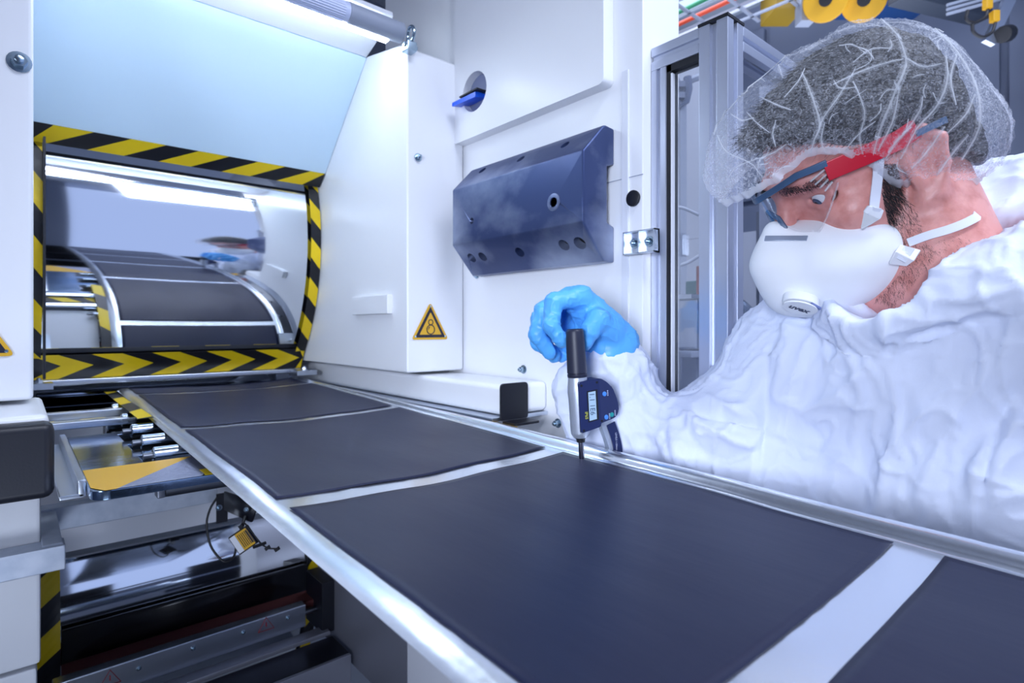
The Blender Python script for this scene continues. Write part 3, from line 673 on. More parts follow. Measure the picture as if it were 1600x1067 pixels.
# ================================================================== ELECTRODE WEB
t = thing('electrode_web', 'long aluminium foil web with dark coated electrode patches running through the machine', 'foil web', (0.37, 0.8, -0.17))
XC0, XC1 = 0.190, 0.551
def bead_profile(y):             # cross-section of the foil, left to right, as (x, height over web_h)
    k = max(0.0, min(1.0, (1.30-y)/0.75))
    pr = [(0.170, -0.006), (0.176, -0.0015), (0.183, 0.0)]+[(XC0+(XC1-XC0)*i/24, 0.0) for i in range(25)]+[(0.557, 0.0), (0.562, 0.0004)]
    r = 0.0035+0.0070*k; cx, ch = 0.563+r, 0.0005
    for a in np.linspace(165, -60, 13): pr.append((cx+r*cos(radians(a)), ch+r*1.02*sin(radians(a))+0.001*k))
    return pr
ysw = np.concatenate([np.linspace(-0.55, 1.3, 150), np.linspace(1.31, 1.62, 24)])
rows = []
for y in ysw:
    row = []
    for (x, dh) in bead_profile(y):
        h = web_h(x, y)+dh
        if y > 1.5: h -= (y-1.5)**2*1.2
        row.append((x, y, h))
    rows.append(row)
A = np.array(rows); nr, nc, _ = A.shape
q = A.reshape(-1, 3).copy()
wr_ = (ridge(q*np.array([55, 30, 0])+7.3, 1)**3*0.0006+(vnoise(q*np.array([14, 9, 0]), 5)-0.5)*0.0024)
wr_ *= np.clip((q[:, 0]-0.17)/0.02, 0.15, 1)*np.where(q[:, 0] > 0.562, 0.5, 1)
q[:, 2] += wr_
F = [(i*nc+j, i*nc+j+1, (i+1)*nc+j+1, (i+1)*nc+j) for i in range(nr-1) for j in range(nc-1)]
finish('foil', q, F, FOIL, t, angle=80)
def coat_patch(y0, y1):
    ny = max(8, int((y1-y0)/0.008)); V = []; nx = 40
    for i in range(ny+1):
        for j in range(nx+1):
            x = XC0+(XC1-XC0)*j/nx; y = y0+(y1-y0)*i/ny
            h = web_h(x, y)+0.0004
            if y > 1.5: h -= (y-1.5)**2*1.2
            V.append((x, y, h))
    V = np.array(V)
    V[:, 2] += (vnoise(V*np.array([14, 9, 0]), 5)-0.5)*0.0024+0.0006
    e = np.minimum(V[:, 1]-y0, y1-V[:, 1]); V[:, 2] += 0.0003*np.clip(1-e/0.012, 0, 1)
    F = [(i*(nx+1)+j, i*(nx+1)+j+1, (i+1)*(nx+1)+j+1, (i+1)*(nx+1)+j) for i in range(ny) for j in range(nx)]
    o = finish('coated_patch', V, F, COAT, t, angle=80)
    md = o.modifiers.new('thickness', 'SOLIDIFY'); md.thickness = 0.0005; md.offset = -1
for a, b_ in ((-0.55, -0.302), (-0.268, 0.1175), (0.152, 0.532), (0.566, 0.962), (0.990, 1.392), (1.416, 1.60)): coat_patch(a, b_)

# ================================================================== DOOR ENCLOSURE (aluminium profiles)
EX, EY, ET, EB = 0.750, 0.4066, 0.434, -0.9
def profile(parent, name, lo, hi, axis, slots=True):
    """square aluminium profile with a recessed slot on each long face"""
    lo, hi = np.array(lo, float), np.array(hi, float)
    a = [i for i in range(3) if i != axis]; c = (lo+hi)/2; hw = (hi-lo)/2; s = 0.22; dp = 0.28
    out = [(-1,-1),(-s,-1),(-s,-1+dp),(s,-1+dp),(s,-1),(1,-1),(1,-s),(1-dp,-s),(1-dp,s),(1,s),(1,1),(s,1),(s,1-dp),(-s,1-dp),(-s,1),(-1,1),(-1,s),(-1+dp,s),(-1+dp,-s),(-1,-s)]
    def fn(u, v, q):
        p = np.zeros(3); p[a[0]] = c[a[0]]+u*hw[a[0]]; p[a[1]] = c[a[1]]+v*hw[a[1]]; p[axis] = q; return p
    return MB().prism(out, fn, lo[axis], hi[axis]).build(name, ALU2, parent, bevel=0.0012, seg=2)
t = thing('glazed_enclosure', 'aluminium profile enclosure with glass door right of the black steel block', 'enclosure', (0.78, 0.47, -1.38))
P45 = 0.045
profile(t, 'corner_post', (EX, EY, -1.38), (EX+P45, EY+P45, ET), 2)
MB().box((EX-0.001, EY-0.001, ET), (EX+P45+0.001, EY+P45+0.001, ET+0.004)).build('post_cap', RUBBER, t)
profile(t, 'top_beam', (EX, EY+P45, ET-0.036), (EX+0.036, 0.534, ET), 1)
profile(t, 'top_beam', (EX+P45, EY, ET-0.036), (EX+0.60, EY+0.036, ET), 0)
profile(t, 'door_stile', (EX, 0.507, -1.38), (EX+0.030, 0.534, ET-0.036), 2)
MB().box((EX+0.002, 0.499, -1.38), (EX+0.020, 0.507, ET-0.036)).build('gasket', RUBBER, t)
MB().box((EX+0.002, EY+P45, ET-0.046), (EX+0.020, 0.507, ET-0.036)).build('gasket', RUBBER, t)
MB().box((EX+0.008, EY+P45, -1.38), (EX+0.012, 0.499, ET-0.046)).build('glass_pane', GLASSM, t)
MB().box((EX+0.001, 0.4965, -1.38), (EX+0.008, 0.499, ET-0.05)).build('pane_bead', WHITE2, t)
profile(t, 'rear_post', (0.935, EY, -1.38), (0.98, EY+P45, ET-0.036), 2)
MB().box((EX+P45, EY+0.010, -1.38), (0.935, EY+0.014, ET-0.036)).build('glass_pane', GLASSM, t)
profile(t, 'rear_post', (1.30, EY, -1.38), (1.345, EY+P45, ET-0.036), 2)
MB().box((0.98, EY+0.010, -1.38), (1.30, EY+0.014, ET-0.036)).build('glass_pane', GLASSM, t)
t = thing('hinge_bracket', 'small aluminium bracket with two bolts tying wall and door frame', 'bracket', W(1005, 390, x=0.748))
a, c = W(981, 361, x=0.7285), W(1030, 398, x=0.7285)
b = MB(); y0, y1, h0, h1 = c[1], a[1], W(1005, 397, x=0.7285)[2], W(1005, 361, x=0.7285)[2]
MB().box((0.726, y0, h0), (0.7295, y1, h1)).build('base_plate', ALU, t)
for yy in (y0, (y0+y1)/2-0.001, y1-0.002): MB().box((0.716, yy, h0), (0.7295, yy+0.002, h1)).build('rib', ALU, t)
for hh in (h0, h1-0.002): MB().box((0.716, y0, hh), (0.7295, y1, hh+0.002)).build('rib', ALU, t)
for k in (0.27, 0.73):
    b = MB(); bolt(b, (0.7258, y0+(y1-y0)*k, (h0+h1)/2), (-1, 0, 0), 0.0055, 0.006); b.build('bolt', ZINC, t)
# inside the enclosure
struct(MB().box((1.75, 0.93, 0.30), (1.78, 2.1, 1.0)).build('trim_5', mat('enclosure_back', rgb(196, 202, 218), 0.55)))
struct(MB().box((1.75, 0.60, -1.38), (1.78, 2.1, 0.299)).build('trim_4', mat('enclosure_back', rgb(196, 202, 218), 0.55)))
def gear(name, label, cat, px, py, Z, sz, m, grp=None):
    c = W(px, py, Z=Z); t = thing(name, label, cat, (c[0], c[1], c[2]-sz[2]/2), grp)
    return t, c
t, c = gear('gripper_unit', 'grey gripper unit with white block behind the glass door', 'machine', 1078, 500, 1.45, (0.1, 0.1, 0.16), GREY)
MB().box((c[0]-0.05, c[1]-0.05, c[2]-0.07), (c[0]+0.05, c[1]+0.03, c[2]+0.05)).build('housing', ALU, t, bevel=0.004)
MB().box((c[0]-0.01, c[1]-0.065, c[2]-0.04), (c[0]+0.07, c[1]-0.05, c[2]+0.03)).build('white_block', WHITE2, t, bevel=0.003)
MB().box((c[0]+0.01, c[1]-0.07, c[2]+0.06), (c[0]+0.09, c[1]+0.02, c[2]+0.10)).build('green_block', mat('dark_green', rgb(50, 92, 96), 0.4), t, bevel=0.004)
MB().box((c[0]-0.09, c[1]-0.06, c[2]+0.05), (c[0]+0.12, c[1]+0.03, c[2]+0.06)).build('shelf_plate', ALU, t)
MB().box((c[0]-0.09, c[1]-0.06, c[2]-0.09), (c[0]+0.12, c[1]+0.03, c[2]-0.075)).build('base_plate', GREY, t, bevel=0.002)
MB().box((c[0]-0.02, c[1]-0.03, -1.38), (c[0]+0.02, c[1]+0.01, c[2]-0.09)).build('stand', GREY, t)
MB().cyl((c[0]-0.03, c[1]-0.05, c[2]+0.06), (c[0]-0.03, c[1]-0.05, c[2]+0.13), 0.012, 14).build('valve', mat('brass_red', rgb(150, 90, 90), 0.4), t)
t = thing('air_hose', 'thin grey air hoses curling behind the glass door', 'hose', (c[0], c[1], c[2]+0.1))
for path in (((1052, 322), (1070, 326), (1092, 336)), ((1054, 360), (1062, 385), (1060, 420), (1052, 455)), ((1060, 415), (1075, 410), (1092, 400))):
    MB().tube(bez([W(px, py, Z=1.35) for px, py in path], 18), 0.004, 8).build('hose_run', GREY, t)
t, c = gear('robot_clamp', 'dark grey jointed clamp on the white wall behind the upper glass', 'clamp', 1068, 140, 1.6, (0.1, 0.1, 0.1), GREY)
b = MB(); PT = [(1052, 118), (1058, 130), (1054, 148), (1062, 165), (1072, 158), (1076, 140), (1074, 120)]
b.tube([W(px, py, Z=1.6) for px, py in PT], 0.011, 6); b.build('jointed_arm', mat('clamp_grey', rgb(96, 106, 132), 0.5), t)
b = MB(); b.tube([W(1078, 126, Z=1.62), W(1094, 119, Z=1.62)], 0.01, 6); b.build('rod', GREY, t)
for py in (133, 150): MB().obox(W(1061, py, Z=1.59), (rt, up, fw), (0.014, 0.008, 0.01)).build('jaw', mat('clamp_grey', rgb(96, 106, 132), 0.5), t)
q_ = W(1078, 150, Z=1.6); MB().box((q_[0]-0.015, q_[1]+0.02, -1.38), (q_[0]+0.015, q_[1]+0.05, q_[2]+0.03)).build('stand', GREY, t)
t, c = gear('drive_motor', 'shiny bent bracket and motor behind the side glass', 'motor', 1168, 500, 1.35, (0.1, 0.1, 0.1), GREY)
MB().obox(W(1172, 505, Z=1.35), (rt, up, fw), (0.03, 0.022, 0.03)).build('motor_body', ALU, t, bevel=0.004)
MB().tube(bez([W(px, py, Z=1.33) for px, py in ((1140, 470), (1158, 476), (1172, 490), (1178, 508))], 12), 0.012, 10).build('bent_arm', CHROME2, t)
q_ = W(1172, 505, Z=1.35); MB().box((q_[0]-0.02, q_[1]-0.02, -1.38), (q_[0]+0.02, q_[1]+0.02, q_[2]-0.02)).build('stand', GREY, t)
t = thing('cable_bundle', 'dark and rust red upright cable rails behind the side glass', 'rails', W(1205, 600, Z=1.5))
for px, wd, m in ((1192, 0.012, DSTEEL), (1204, 0.009, mat('rust_red', rgb(150, 84, 84), 0.5)), (1216, 0.010, DSTEEL)):
    a = W(px, 400, Z=1.5); MB().box((a[0]-wd, a[1]-wd, -1.38), (a[0]+wd, a[1]+wd, 0.3)).build('rail', m, t)

# overhead: cable ladder, crane
t = thing('cable_ladder', 'overhead wire cable tray with orange and yellow cables', 'cable tray', W(1060, 25, Z=2.6))
cc = W(1062, 28, Z=2.6); hh = cc[2]
for k in range(5): MB().box((cc[0]-0.25+k*0.12, cc[1]-0.4, hh-0.004), (cc[0]-0.24+k*0.12, cc[1]+0.7, hh+0.006)).build('rung', GREY, t)
for k in range(7): MB().box((cc[0]-0.3, cc[1]-0.4+k*0.17, hh-0.004), (cc[0]+0.3, cc[1]-0.385+k*0.17, hh+0.004)).build('rung', GREY, t)
for k, (nm, cl) in enumerate((('orange_cable', rgb(235, 110, 30)), ('yellow_cable', rgb(230, 215, 60)), ('green_cable', rgb(60, 150, 110)), ('red_cable', rgb(220, 80, 50)), ('white_cable', rgb(230, 235, 240)))):
    MB().cyl((cc[0]-0.20+k*0.09, cc[1]-0.45, hh+0.02), (cc[0]-0.18+k*0.09, cc[1]+0.7, hh+0.02), 0.010, 10).build(nm, mat(nm, cl, 0.5), t)
t = thing('ceiling_lamp', 'bright ceiling lamp above the cable tray', 'lamp', W(1034, 20, Z=2.9))
c = W(1033, 19, Z=3.0); MB().cyl((c[0], c[1], c[2]), (c[0], c[1], c[2]+0.03), 0.045, 20).build('lamp_disc', EMW, t)
t = thing('overhead_crane', 'yellow and blue crane trolley under the ceiling above the hairnet', 'crane', W(1330, 0, Z=2.4))
YC = mat('crane_yellow', rgb(214, 160, 20), 0.45); BC = mat('crane_blue', rgb(22, 70, 130), 0.45)
p = W(1215, -60, Z=2.6); MB().obox(W(1222, -10, Z=2.6), (rt, up, fw), (0.065, 0.11, 0.08)).build('yellow_girder', mat('crane_mustard', rgb(150, 120, 20), 0.5), t, bevel=0.004)
for px in (1290, 1350):
    MB().cyl(W(px, 0, Z=2.36), W(px, 0, Z=2.44), 0.085, 28).build('sheave', YC, t, bevel=0.006)
    MB().cyl(W(px, 0, Z=2.34), W(px, 0, Z=2.46), 0.025, 16).build('sheave_hub', RUBBER, t)
MB().obox(W(1385, -20, Z=2.6), (rt, up, fw), (0.19, 0.10, 0.1)).build('trolley_body', BC, t, bevel=0.01)
MB().obox(W(1470, -24, Z=2.3), (rt*0.95+fw*0.31, up, fw*0.95-rt*0.31), (0.24, 0.11, 0.04)).build('dark_girder', mat('crane_dark', rgb(50, 58, 72), 0.5), t, bevel=0.006)
MB().obox(W(1258, 5, Z=2.5), (rt, up, fw), (0.03, 0.09, 0.03)).build('rope_guide', GREY, t)
t = thing('festoon_connector', 'yellow plugs with black cable loops below the overhead rail', 'cable', W(1555, 30, Z=2.12))
for (px, py) in ((1543, 6), (1554, 26)): MB().obox(W(px, py, Z=2.1), (rt, up, fw), (0.012, 0.020, 0.012)).build('yellow_plug', YC, t, bevel=0.003)
for path in (((1544, 12), (1540, 26), (1522, 36), (1510, 30), (1512, 16)), ((1555, 36), (1550, 50), (1535, 58), (1521, 50), (1519, 38))):
    MB().tube(bez([W(px, py, Z=2.1) for px, py in path], 24), 0.0055, 8).build('cable_loop', RUBBER, t)
MB().obox(W(1562, 30, Z=2.13), (rt*0.9+up*-0.43, up*0.9+rt*0.43, fw), (0.02, 0.10, 0.01)).build('carrier_plate', ALU, t)
MB().cyl(W(1566, 54, Z=2.1), W(1576, 52, Z=2.12), 0.03, 14).build('end_motor', RUBBER, t, bevel=0.004)
for k in range(3): MB().cyl(W(1480, 22-k*7, Z=2.16), W(1640, -22-k*7, Z=2.16), 0.006, 8).build('guide_wire', GREY, t)

# ================================================================== MICROMETER (held by the gloved hand, standing on the web)
tip = W(909, 713, x=0.5445); top_ = W(898, 512, Z=tip[0]*sY+tip[1]*cY-0.004)
U = top_-tip; ML = np.linalg.norm(U); U = U/ML
S = np.array([0.94, -0.34, 0.0]); S = S-U*(S@U); S /= np.linalg.norm(S)       # towards the frame arm
N = np.cross(S, U)                                                          # towards the camera
if N@tip > 0: N = -N
tip = tip-U*0.0; tipz = web_h(tip[0], tip[1])+0.0012
tip = np.array([tip[0], tip[1], tipz])
def mp(s, n, u): return tip+S*s+N*n+U*u
t = thing('digital_micrometer', 'digital micrometer with dark blue display housing standing upright on the web edge', 'micrometer', tip)
LM = ML
b = MB(); b.lathe(mp(0, 0, 0), U, [(0, 0.0030), (0.0008, 0.0034), (0.026, 0.0034)], 20); b.build('spindle', mat('spindle_steel', rgb(150, 150, 165), 0.2, 1.0), t)
b = MB(); b.lathe(mp(0, 0, 0.0215), U, [(0, 0.0052), (0.004, 0.0058), (0.006, 0.0085), (0.008, 0.0088)], 24); b.build('spindle_collar', RUBBER, t)
GRAIN = mat('cast_grey', rgb(186, 194, 208), 0.42, 0.55, bump=(700, 0.5, 0.0006))
pr = [(0.029, 0.0090), (0.034, 0.0118), (0.036, 0.0122), (0.080, 0.0128), (0.090, 0.0135), (0.098, 0.0130), (0.104, 0.0122), (0.111, 0.0118)]
kk = LM/0.172
b = MB(); b.lathe(mp(0, 0, 0), U, [(a*kk, r) for a, r in pr], 36); b.build('body_barrel', GRAIN, t, angle=45)
b = MB(); b.lathe(mp(0, 0, 0), U, [(0.109*kk, 0.0116), (0.110*kk, 0.0124), (0.1135*kk, 0.0126), (0.1140*kk, 0.0118), (0.1148*kk, 0.0118), (0.1155*kk, 0.0126), (0.160*kk, 0.0118), (0.170*kk, 0.0112), (0.1722*kk, 0.0106), (0.1735*kk, 0.0090)], 36); b.build('thimble', mat('thimble_rubber', rgb(34, 38, 58), 0.45), t, angle=45)
NAVY = mat('navy_plastic', rgb(26, 38, 84), 0.38); LCD = mat('lcd_glass', rgb(170, 196, 214), 0.25)
# housing: two facets (screen facet and keypad facet) with rounded outline
def facet(s):                    # depth of the housing front at side offset s
    return 0.0135+0.0025*min(1, max(0, (s+0.006)/0.028)) if s < 0.022 else 0.016-0.14*(s-0.022)
HO = rounded([(-0.006, 0.037), (0.021, 0.043), (0.022, 0.0475), (0.046, 0.052), (0.052, 0.062), (0.047, 0.084), (0.038, 0.099), (0.024, 0.107), (-0.006, 0.1045)], [0.0025, 0.001, 0.001, 0.006, 0.008, 0.012, 0.012, 0.004, 0.003], 4)
b = MB(); n_ = len(HO)
fr = [mp(s, facet(s), u*kk) for s, u in HO]; bk = [mp(s, -0.006, u*kk) for s, u in HO]
# front is split along the crease at s = 0.022
b.add(fr+bk, [(i, (i+1) % n_, n_+(i+1) % n_, n_+i) for i in range(n_)]+[tuple(range(n_, 2*n_))])
L_ = [p for p in HO if p[0] <= 0.0221]; 
def strip_front(b, s0, s1, k=12):
    ss = np.linspace(s0, s1, k); rows = []
    for s in ss:
        us = []
        for i in range(n_):
            (a, u0), (c, u1) = HO[i], HO[(i+1) % n_]
            if (a-s)*(c-s) <= 0 and abs(a-c) > 1e-9: us.append(u0+(u1-u0)*(s-a)/(c-a))
        if not us: us = [HO[0][1]]
        rows.append((s, min(us), max(us)))
    V = []
    for s, u0, u1 in rows: V += [mp(s, facet(s), u0*kk), mp(s, facet(s), u1*kk)]
    b.add(V, [(2*i, 2*i+1, 2*i+3, 2*i+2) for i in range(k-1)])
strip_front(b, -0.006, 0.0219); strip_front(b, 0.0219, 0.0519, 24)
b.build('display_housing', NAVY, t, angle=20)
def on_face(s, u, lift=0.0): return mp(s, facet(s)+lift, u*kk)
def quad_face(b, s0, s1, u0, u1, lift): 
    b.add([on_face(s0, u0, lift), on_face(s1, u0+(s1-s0)*0.15, lift), on_face(s1, u1+(s1-s0)*0.1, lift), on_face(s0, u1, lift)], [(0, 1, 2, 3)])
b = MB(); quad_face(b, 0.0045, 0.0190, 0.0505, 0.0915, 0.0004); b.build('screen_frame', RUBBER, t, smooth=False)
b = MB(); quad_face(b, 0.0060, 0.0160, 0.0525, 0.0900, 0.0008); b.build('screen', LCD, t, smooth=False)
fn_ = np.cross(on_face(0.016, 0.06)-on_face(0.006, 0.06), U); fn_ /= np.linalg.norm(fn_)
if fn_@N < 0: fn_ = -fn_
fs_ = np.cross(U, fn_)
if fs_@S < 0: fs_ = -fs_
DIG = mat('lcd_digit', rgb(70, 92, 120), 0.5)
text_mesh('screen_digits', '1.1 1E6', 0.0095, on_face(0.0105, 0.0745, 0.0009), -U, fs_, fn_, DIG, t, ext=0.0001)
text_mesh('model_lettering', 'IP65', 0.0055, on_face(0.0022, 0.060, 0.0006), -U, fs_, fn_, mat('yellow_print', rgb(200, 205, 70), 0.5), t, ext=0.0001)
f2 = np.cross(on_face(0.045, 0.06)-on_face(0.030, 0.06), U); f2 /= np.linalg.norm(f2)
if f2@N < 0: f2 = -f2
BTN = mat('button_blue', rgb(70, 140, 230), 0.3); BTG = mat('button_green', rgb(20, 150, 150), 0.3)
for (s, u, m, lab) in ((0.029, 0.0855, BTN, None), (0.030, 0.0545, BTN, None), (0.039, 0.0565, BTG, 'green key')):
    b = MB(); b.lathe(on_face(s, u), f2, [(-0.0005, 0.0030), (0.0008, 0.0030), (0.0014, 0.0022)], 18); o = b.build('key', m, t)
    if lab: o['label'] = lab
PRT = mat('white_print', rgb(200, 206, 225), 0.5); s2 = np.cross(U, f2); s2 = s2 if s2@S > 0 else -s2
for s, u in ((0.0335, 0.0865), (0.0345, 0.0555), (0.0435, 0.0585)):
    b = MB()
    for q in range(4): b.add([on_face(s, u-0.004+q*0.002, 0.0003), on_face(s+0.0016, u-0.004+q*0.002, 0.0003), on_face(s+0.0016, u-0.0028+q*0.002, 0.0003), on_face(s, u-0.0028+q*0.002, 0.0003)], [(0, 1, 2, 3)])
    b.build('key_lettering', PRT, t, smooth=False)
for s, u in ((-0.002, 0.0995), (0.019, 0.102), (-0.002, 0.0405), (0.023, 0.0505)):
    b = MB(); b.lathe(on_face(s, u), fn_, [(-0.0005, 0.0016), (0.0004, 0.0016)], 12); b.build('corner_screw', RUBBER, t)
# C-frame arm going down past the web edge and under it to the anvil
arm = [mp(0.030, -0.004, 0.060*kk), mp(0.040, -0.004, 0.035*kk), mp(0.049, -0.004, 0.0), mp(0.045, 0, -0.030), mp(0.024, 0, -0.045), mp(0.006, 0, -0.045), mp(0, 0, -0.036)]
b = MB(); b.ribbon(bez(arm, 40), N, 0.015, 0.010); b.build('frame_arm', GRAIN, t, bevel=0.001)
b = MB(); b.ribbon(bez([mp(0.0435, 0.0018, 0.042*kk), mp(0.0500, 0.0018, 0.02*kk), mp(0.0525, 0.0018, 0.0), mp(0.0500, 0.0018, -0.022)], 16), N, 0.0125, 0.0016); b.build('arm_cover', NAVY, t)
text_mesh('arm_lettering', 'LEVELS 1-25mm', 0.0034, mp(0.0500, 0.0029, 0.017*kk), -U, S, N, PRT, t, ext=0.0001)
b = MB(); b.lathe(mp(0, 0, -0.04), U, [(0, 0.005), (0.02, 0.0034), (tipz*0+0.034, 0.0034)], 16); b.build('anvil', STEEL, t)

# ================================================================== PERSON
hd = np.array([0.7235, 0.2175, 0.170]); az, pt_, rl = 2.36, 0.50, -0.20
Fv = np.array([cos(az)*cos(pt_), sin(az)*cos(pt_), -sin(pt_)]); l0 = np.array([-sin(az), cos(az), 0]); U0 = np.cross(Fv, l0)
Lv = cos(rl)*l0+sin(rl)*U0; Uv = cos(rl)*U0-sin(rl)*l0
HB = np.array([Fv, Lv, Uv])
def H(f, l, u): return hd+f*Fv+l*Lv+u*Uv
def toH(P): return (np.asarray(P)-hd)@HB.T
from mathutils.bvhtree import BVHTree
def tree(V, F): return BVHTree.FromPolygons([tuple(v) for v in V], [tuple(map(int, f)) for f in F])
def hit(T, px, py):              # first point of a surface along a sight line, with its normal
    d = W(px, py, Z=1.0); p, n, i, q = T.ray_cast(Vector((0, 0, 0)), Vector(d/np.linalg.norm(d)))
    if p is None:
        k = Vector(d*0.62); p, n, i, q = T.find_nearest(k)
    return np.array(p), np.array(n)
person = thing('person', 'person in white hooded coverall, hairnet, goggles and mask leaning over the web', 'person', (0.85, 0.12, -1.38))
C7 = np.array([0.775, 0.125, 0.045]); SHR = np.array([0.765, 0.325, -0.045]); SHL = np.array([0.835, -0.065, -0.035])
ELB = np.array([0.672, 0.470, -0.245]); WRI = W(950, 548, Z=0.795)
# ---- body: one continuous skin surface (head, neck, trunk, arms)
B_ = SDF((0.50, -0.30, -0.62), (1.10, 0.64, 0.36), 0.0027)
B_.ell(H(-0.001, 0, 0.055), (0.092, 0.074, 0.088), HB, 0)                      # cranium
B_.ell(H(0.035, 0, 0.045), (0.064, 0.068, 0.070), HB, 0.02)                    # forehead
B_.ell(H(0.042, 0, -0.035), (0.052, 0.056, 0.075), HB, 0.03)                   # face
for sg in (1, -1):
    B_.ell(H(0.060, 0.046*sg, -0.012), (0.025, 0.020, 0.018), HB, 0.02)        # cheekbone
    B_.ell(H(0.082, 0.034*sg, 0.016), (0.018, 0.019, 0.013), HB, 0.006, 'sub') # eye socket
    B_.chain([H(0.101, 0.010*sg, 0.034), H(0.093, 0.034*sg, 0.040), H(0.072, 0.055*sg, 0.032)], [0.008, 0.008, 0.007], 0.012)  # brow
    B_.chain([H(-0.005, 0.060*sg, -0.055), H(0.035, 0.046*sg, -0.088), H(0.075, 0.016*sg, -0.105)], [0.017, 0.015, 0.013], 0.025)  # jaw
    # upper and lower lid
    lid = lambda du, dr: [H(0.0885-0.55*max(0, l_-0.030), l_*sg, 0.016+du*(1-((l_-0.034)/0.017)**2)) for l_ in (0.019, 0.026, 0.034, 0.042, 0.049)]
    B_.chain(lid(0.0068, 0), [0.003, 0.0040, 0.0042, 0.0040, 0.003], 0.004); B_.chain(lid(-0.0082, 0), [0.0025, 0.0033, 0.0035, 0.0033, 0.0025], 0.004)
    # ear: bowl with rim and lobe
    B_.ell(H(-0.0020, 0.0710*sg, 0.003), (0.018, 0.008, 0.030), HB, 0.008)
    B_.chain([H(0.0140, 0.0725*sg, 0.010), H(0.0090, 0.0762*sg, 0.032), H(-0.0080, 0.0792*sg, 0.036), H(-0.0210, 0.0807*sg, 0.020), H(-0.0170, 0.0792*sg, -0.005), H(-0.0030, 0.0747*sg, -0.028), H(0.0080, 0.0717*sg, -0.030)], [0.004, 0.0045, 0.005, 0.005, 0.0045, 0.006, 0.005], 0.005)
    B_.ell(H(-0.0020, 0.0785*sg, 0.004), (0.010, 0.007, 0.016), HB, 0.004, 'sub')
B_.chain([H(0.101, 0, 0.020), H(0.116, 0, -0.010), H(0.124, 0, -0.024)], [0.009, 0.010, 0.013], 0.012)   # nose
for sg in (1, -1): B_.ell(H(0.112, 0.012*sg, -0.028), (0.011, 0.008, 0.009), HB, 0.006)
B_.chain([H(0.094, -0.022, -0.062), H(0.102, 0, -0.058), H(0.094, 0.022, -0.062)], [0.006, 0.009, 0.006], 0.008)
B_.ell(H(0.078, 0, -0.105), (0.022, 0.026, 0.018), HB, 0.02)                   # chin
nb = C7+np.array([-0.040, 0.022, -0.02])
B_.cap(H(-0.020, 0, -0.035), nb, 0.052, 0.052, 0.03)                           # neck
B_.cap(H(-0.042, 0, -0.005), nb+np.array([0.004, -0.004, 0.008]), 0.040, 0.044, 0.03)
B_.cap(H(0.035, 0, -0.095), nb+np.array([-0.012, 0.02, -0.02]), 0.030, 0.028, 0.03)
B_.cap(SHR+np.array([0,0,-0.03]), SHL+np.array([0,0,-0.03]), 0.050, 0.050, 0.04)
B_.ell((0.825, 0.12, -0.21), (0.088, 0.148, 0.18), np.eye(3), 0.06); B_.ell((0.875, 0.11, -0.45), (0.10, 0.145, 0.17), np.eye(3), 0.06)
ELL = np.array([0.815, -0.175, -0.30]); WRL = np.array([0.70, -0.05, -0.42])
B_.chain([SHR, ELB, WRI], [0.040, 0.032, 0.0235], 0.02); B_.chain([SHL+np.array([0,0,-0.02]), ELL, WRL], [0.042, 0.038, 0.027], 0.02)
# continuing into the palms so that the skin runs on under the gloves
V, F = B_.mesh(); V = relax(V, F, 2, 0.4)
N_ = vnormals(V, F); cen = V.mean(0)
if ((V-cen)*N_).sum() < 0: F = F[:, ::-1]
body = finish('body', V, F, SKIN, person, angle=180)
bodyV, bodyN, bodyF = V, vnormals(V, F), F
# eyes
EYEW = mat('eye_white', rgb(226, 228, 236), 0.15); IRIS = mat('iris_blue', rgb(70, 84, 110), 0.15); PUP = mat('pupil', rgb(8, 8, 12), 0.1)
for sg in (1, -1):
    c = H(0.0783, 0.0345*sg, 0.0145); d = Fv*0.90-Uv*0.34+Lv*0.10; d /= np.linalg.norm(d)
    b = MB(); R = 0.0115; b.lathe(c, d, [(R*sin(a), R*cos(a)) for a in np.linspace(-1.5, 1.5, 15)], 22); e = b.build('eye', EYEW, person, angle=60)
    b = MB(); b.lathe(c, d, [(R*0.88, 0.0060), (R*0.925, 0.0056), (R*1.0, 0.003)], 20); b.build('iris', IRIS, e)
    b = MB(); b.lathe(c, d, [(R*0.99, 0.0025), (R*1.01, 0.002)], 14); b.build('pupil', PUP, e)
# ---- hair cap under the net (kept inside), strands, beard and brows
hs = SDF((0.46, 0.02, -0.05), (0.92, 0.42, 0.38), 0.0030)
hs.ell(H(-0.002, 0, 0.062), (0.096, 0.084, 0.087), HB, 0); hs.ell(H(0.060, 0.010, 0.094), (0.056, 0.060, 0.030), HB, 0.03); hs.ell(H(0.104, 0.02, 0.086), (0.026, 0.042, 0.024), HB, 0.02)
hs.ell(H(-0.044, 0, 0.00), (0.050, 0.074, 0.075), HB, 0.02)
hs.half(H(0.078, 0, 0.072), Fv*0.55-Uv*0.83, 0.006)
hs.ell(H(0.075, 0.0, -0.02), (0.080, 0.12, 0.082), HB, 0.008, 'sub')
for sg in (1, -1): hs.ell(H(-0.008, 0.092*sg, -0.005), (0.034, 0.03, 0.045), HB, 0.005, 'sub')
hs.half(H(-0.06, 0, -0.075), -Uv, 0.004)
V, F = hs.mesh(); N_ = vnormals(V, F)
if ((V-V.mean(0))*N_).sum() < 0: F = F[:, ::-1]; N_ = -N_
P = toH(V); cd = P*np.array([30, 90, 45]); V = V+N_*((vnoise(cd, 2)-0.5)*0.008+(vnoise(cd*2.7, 3)-0.5)*0.004)[:, None]
hair = finish('hair', V, F, HAIRM, person, angle=180)
hairV, hairN = V, vnormals(V, F)
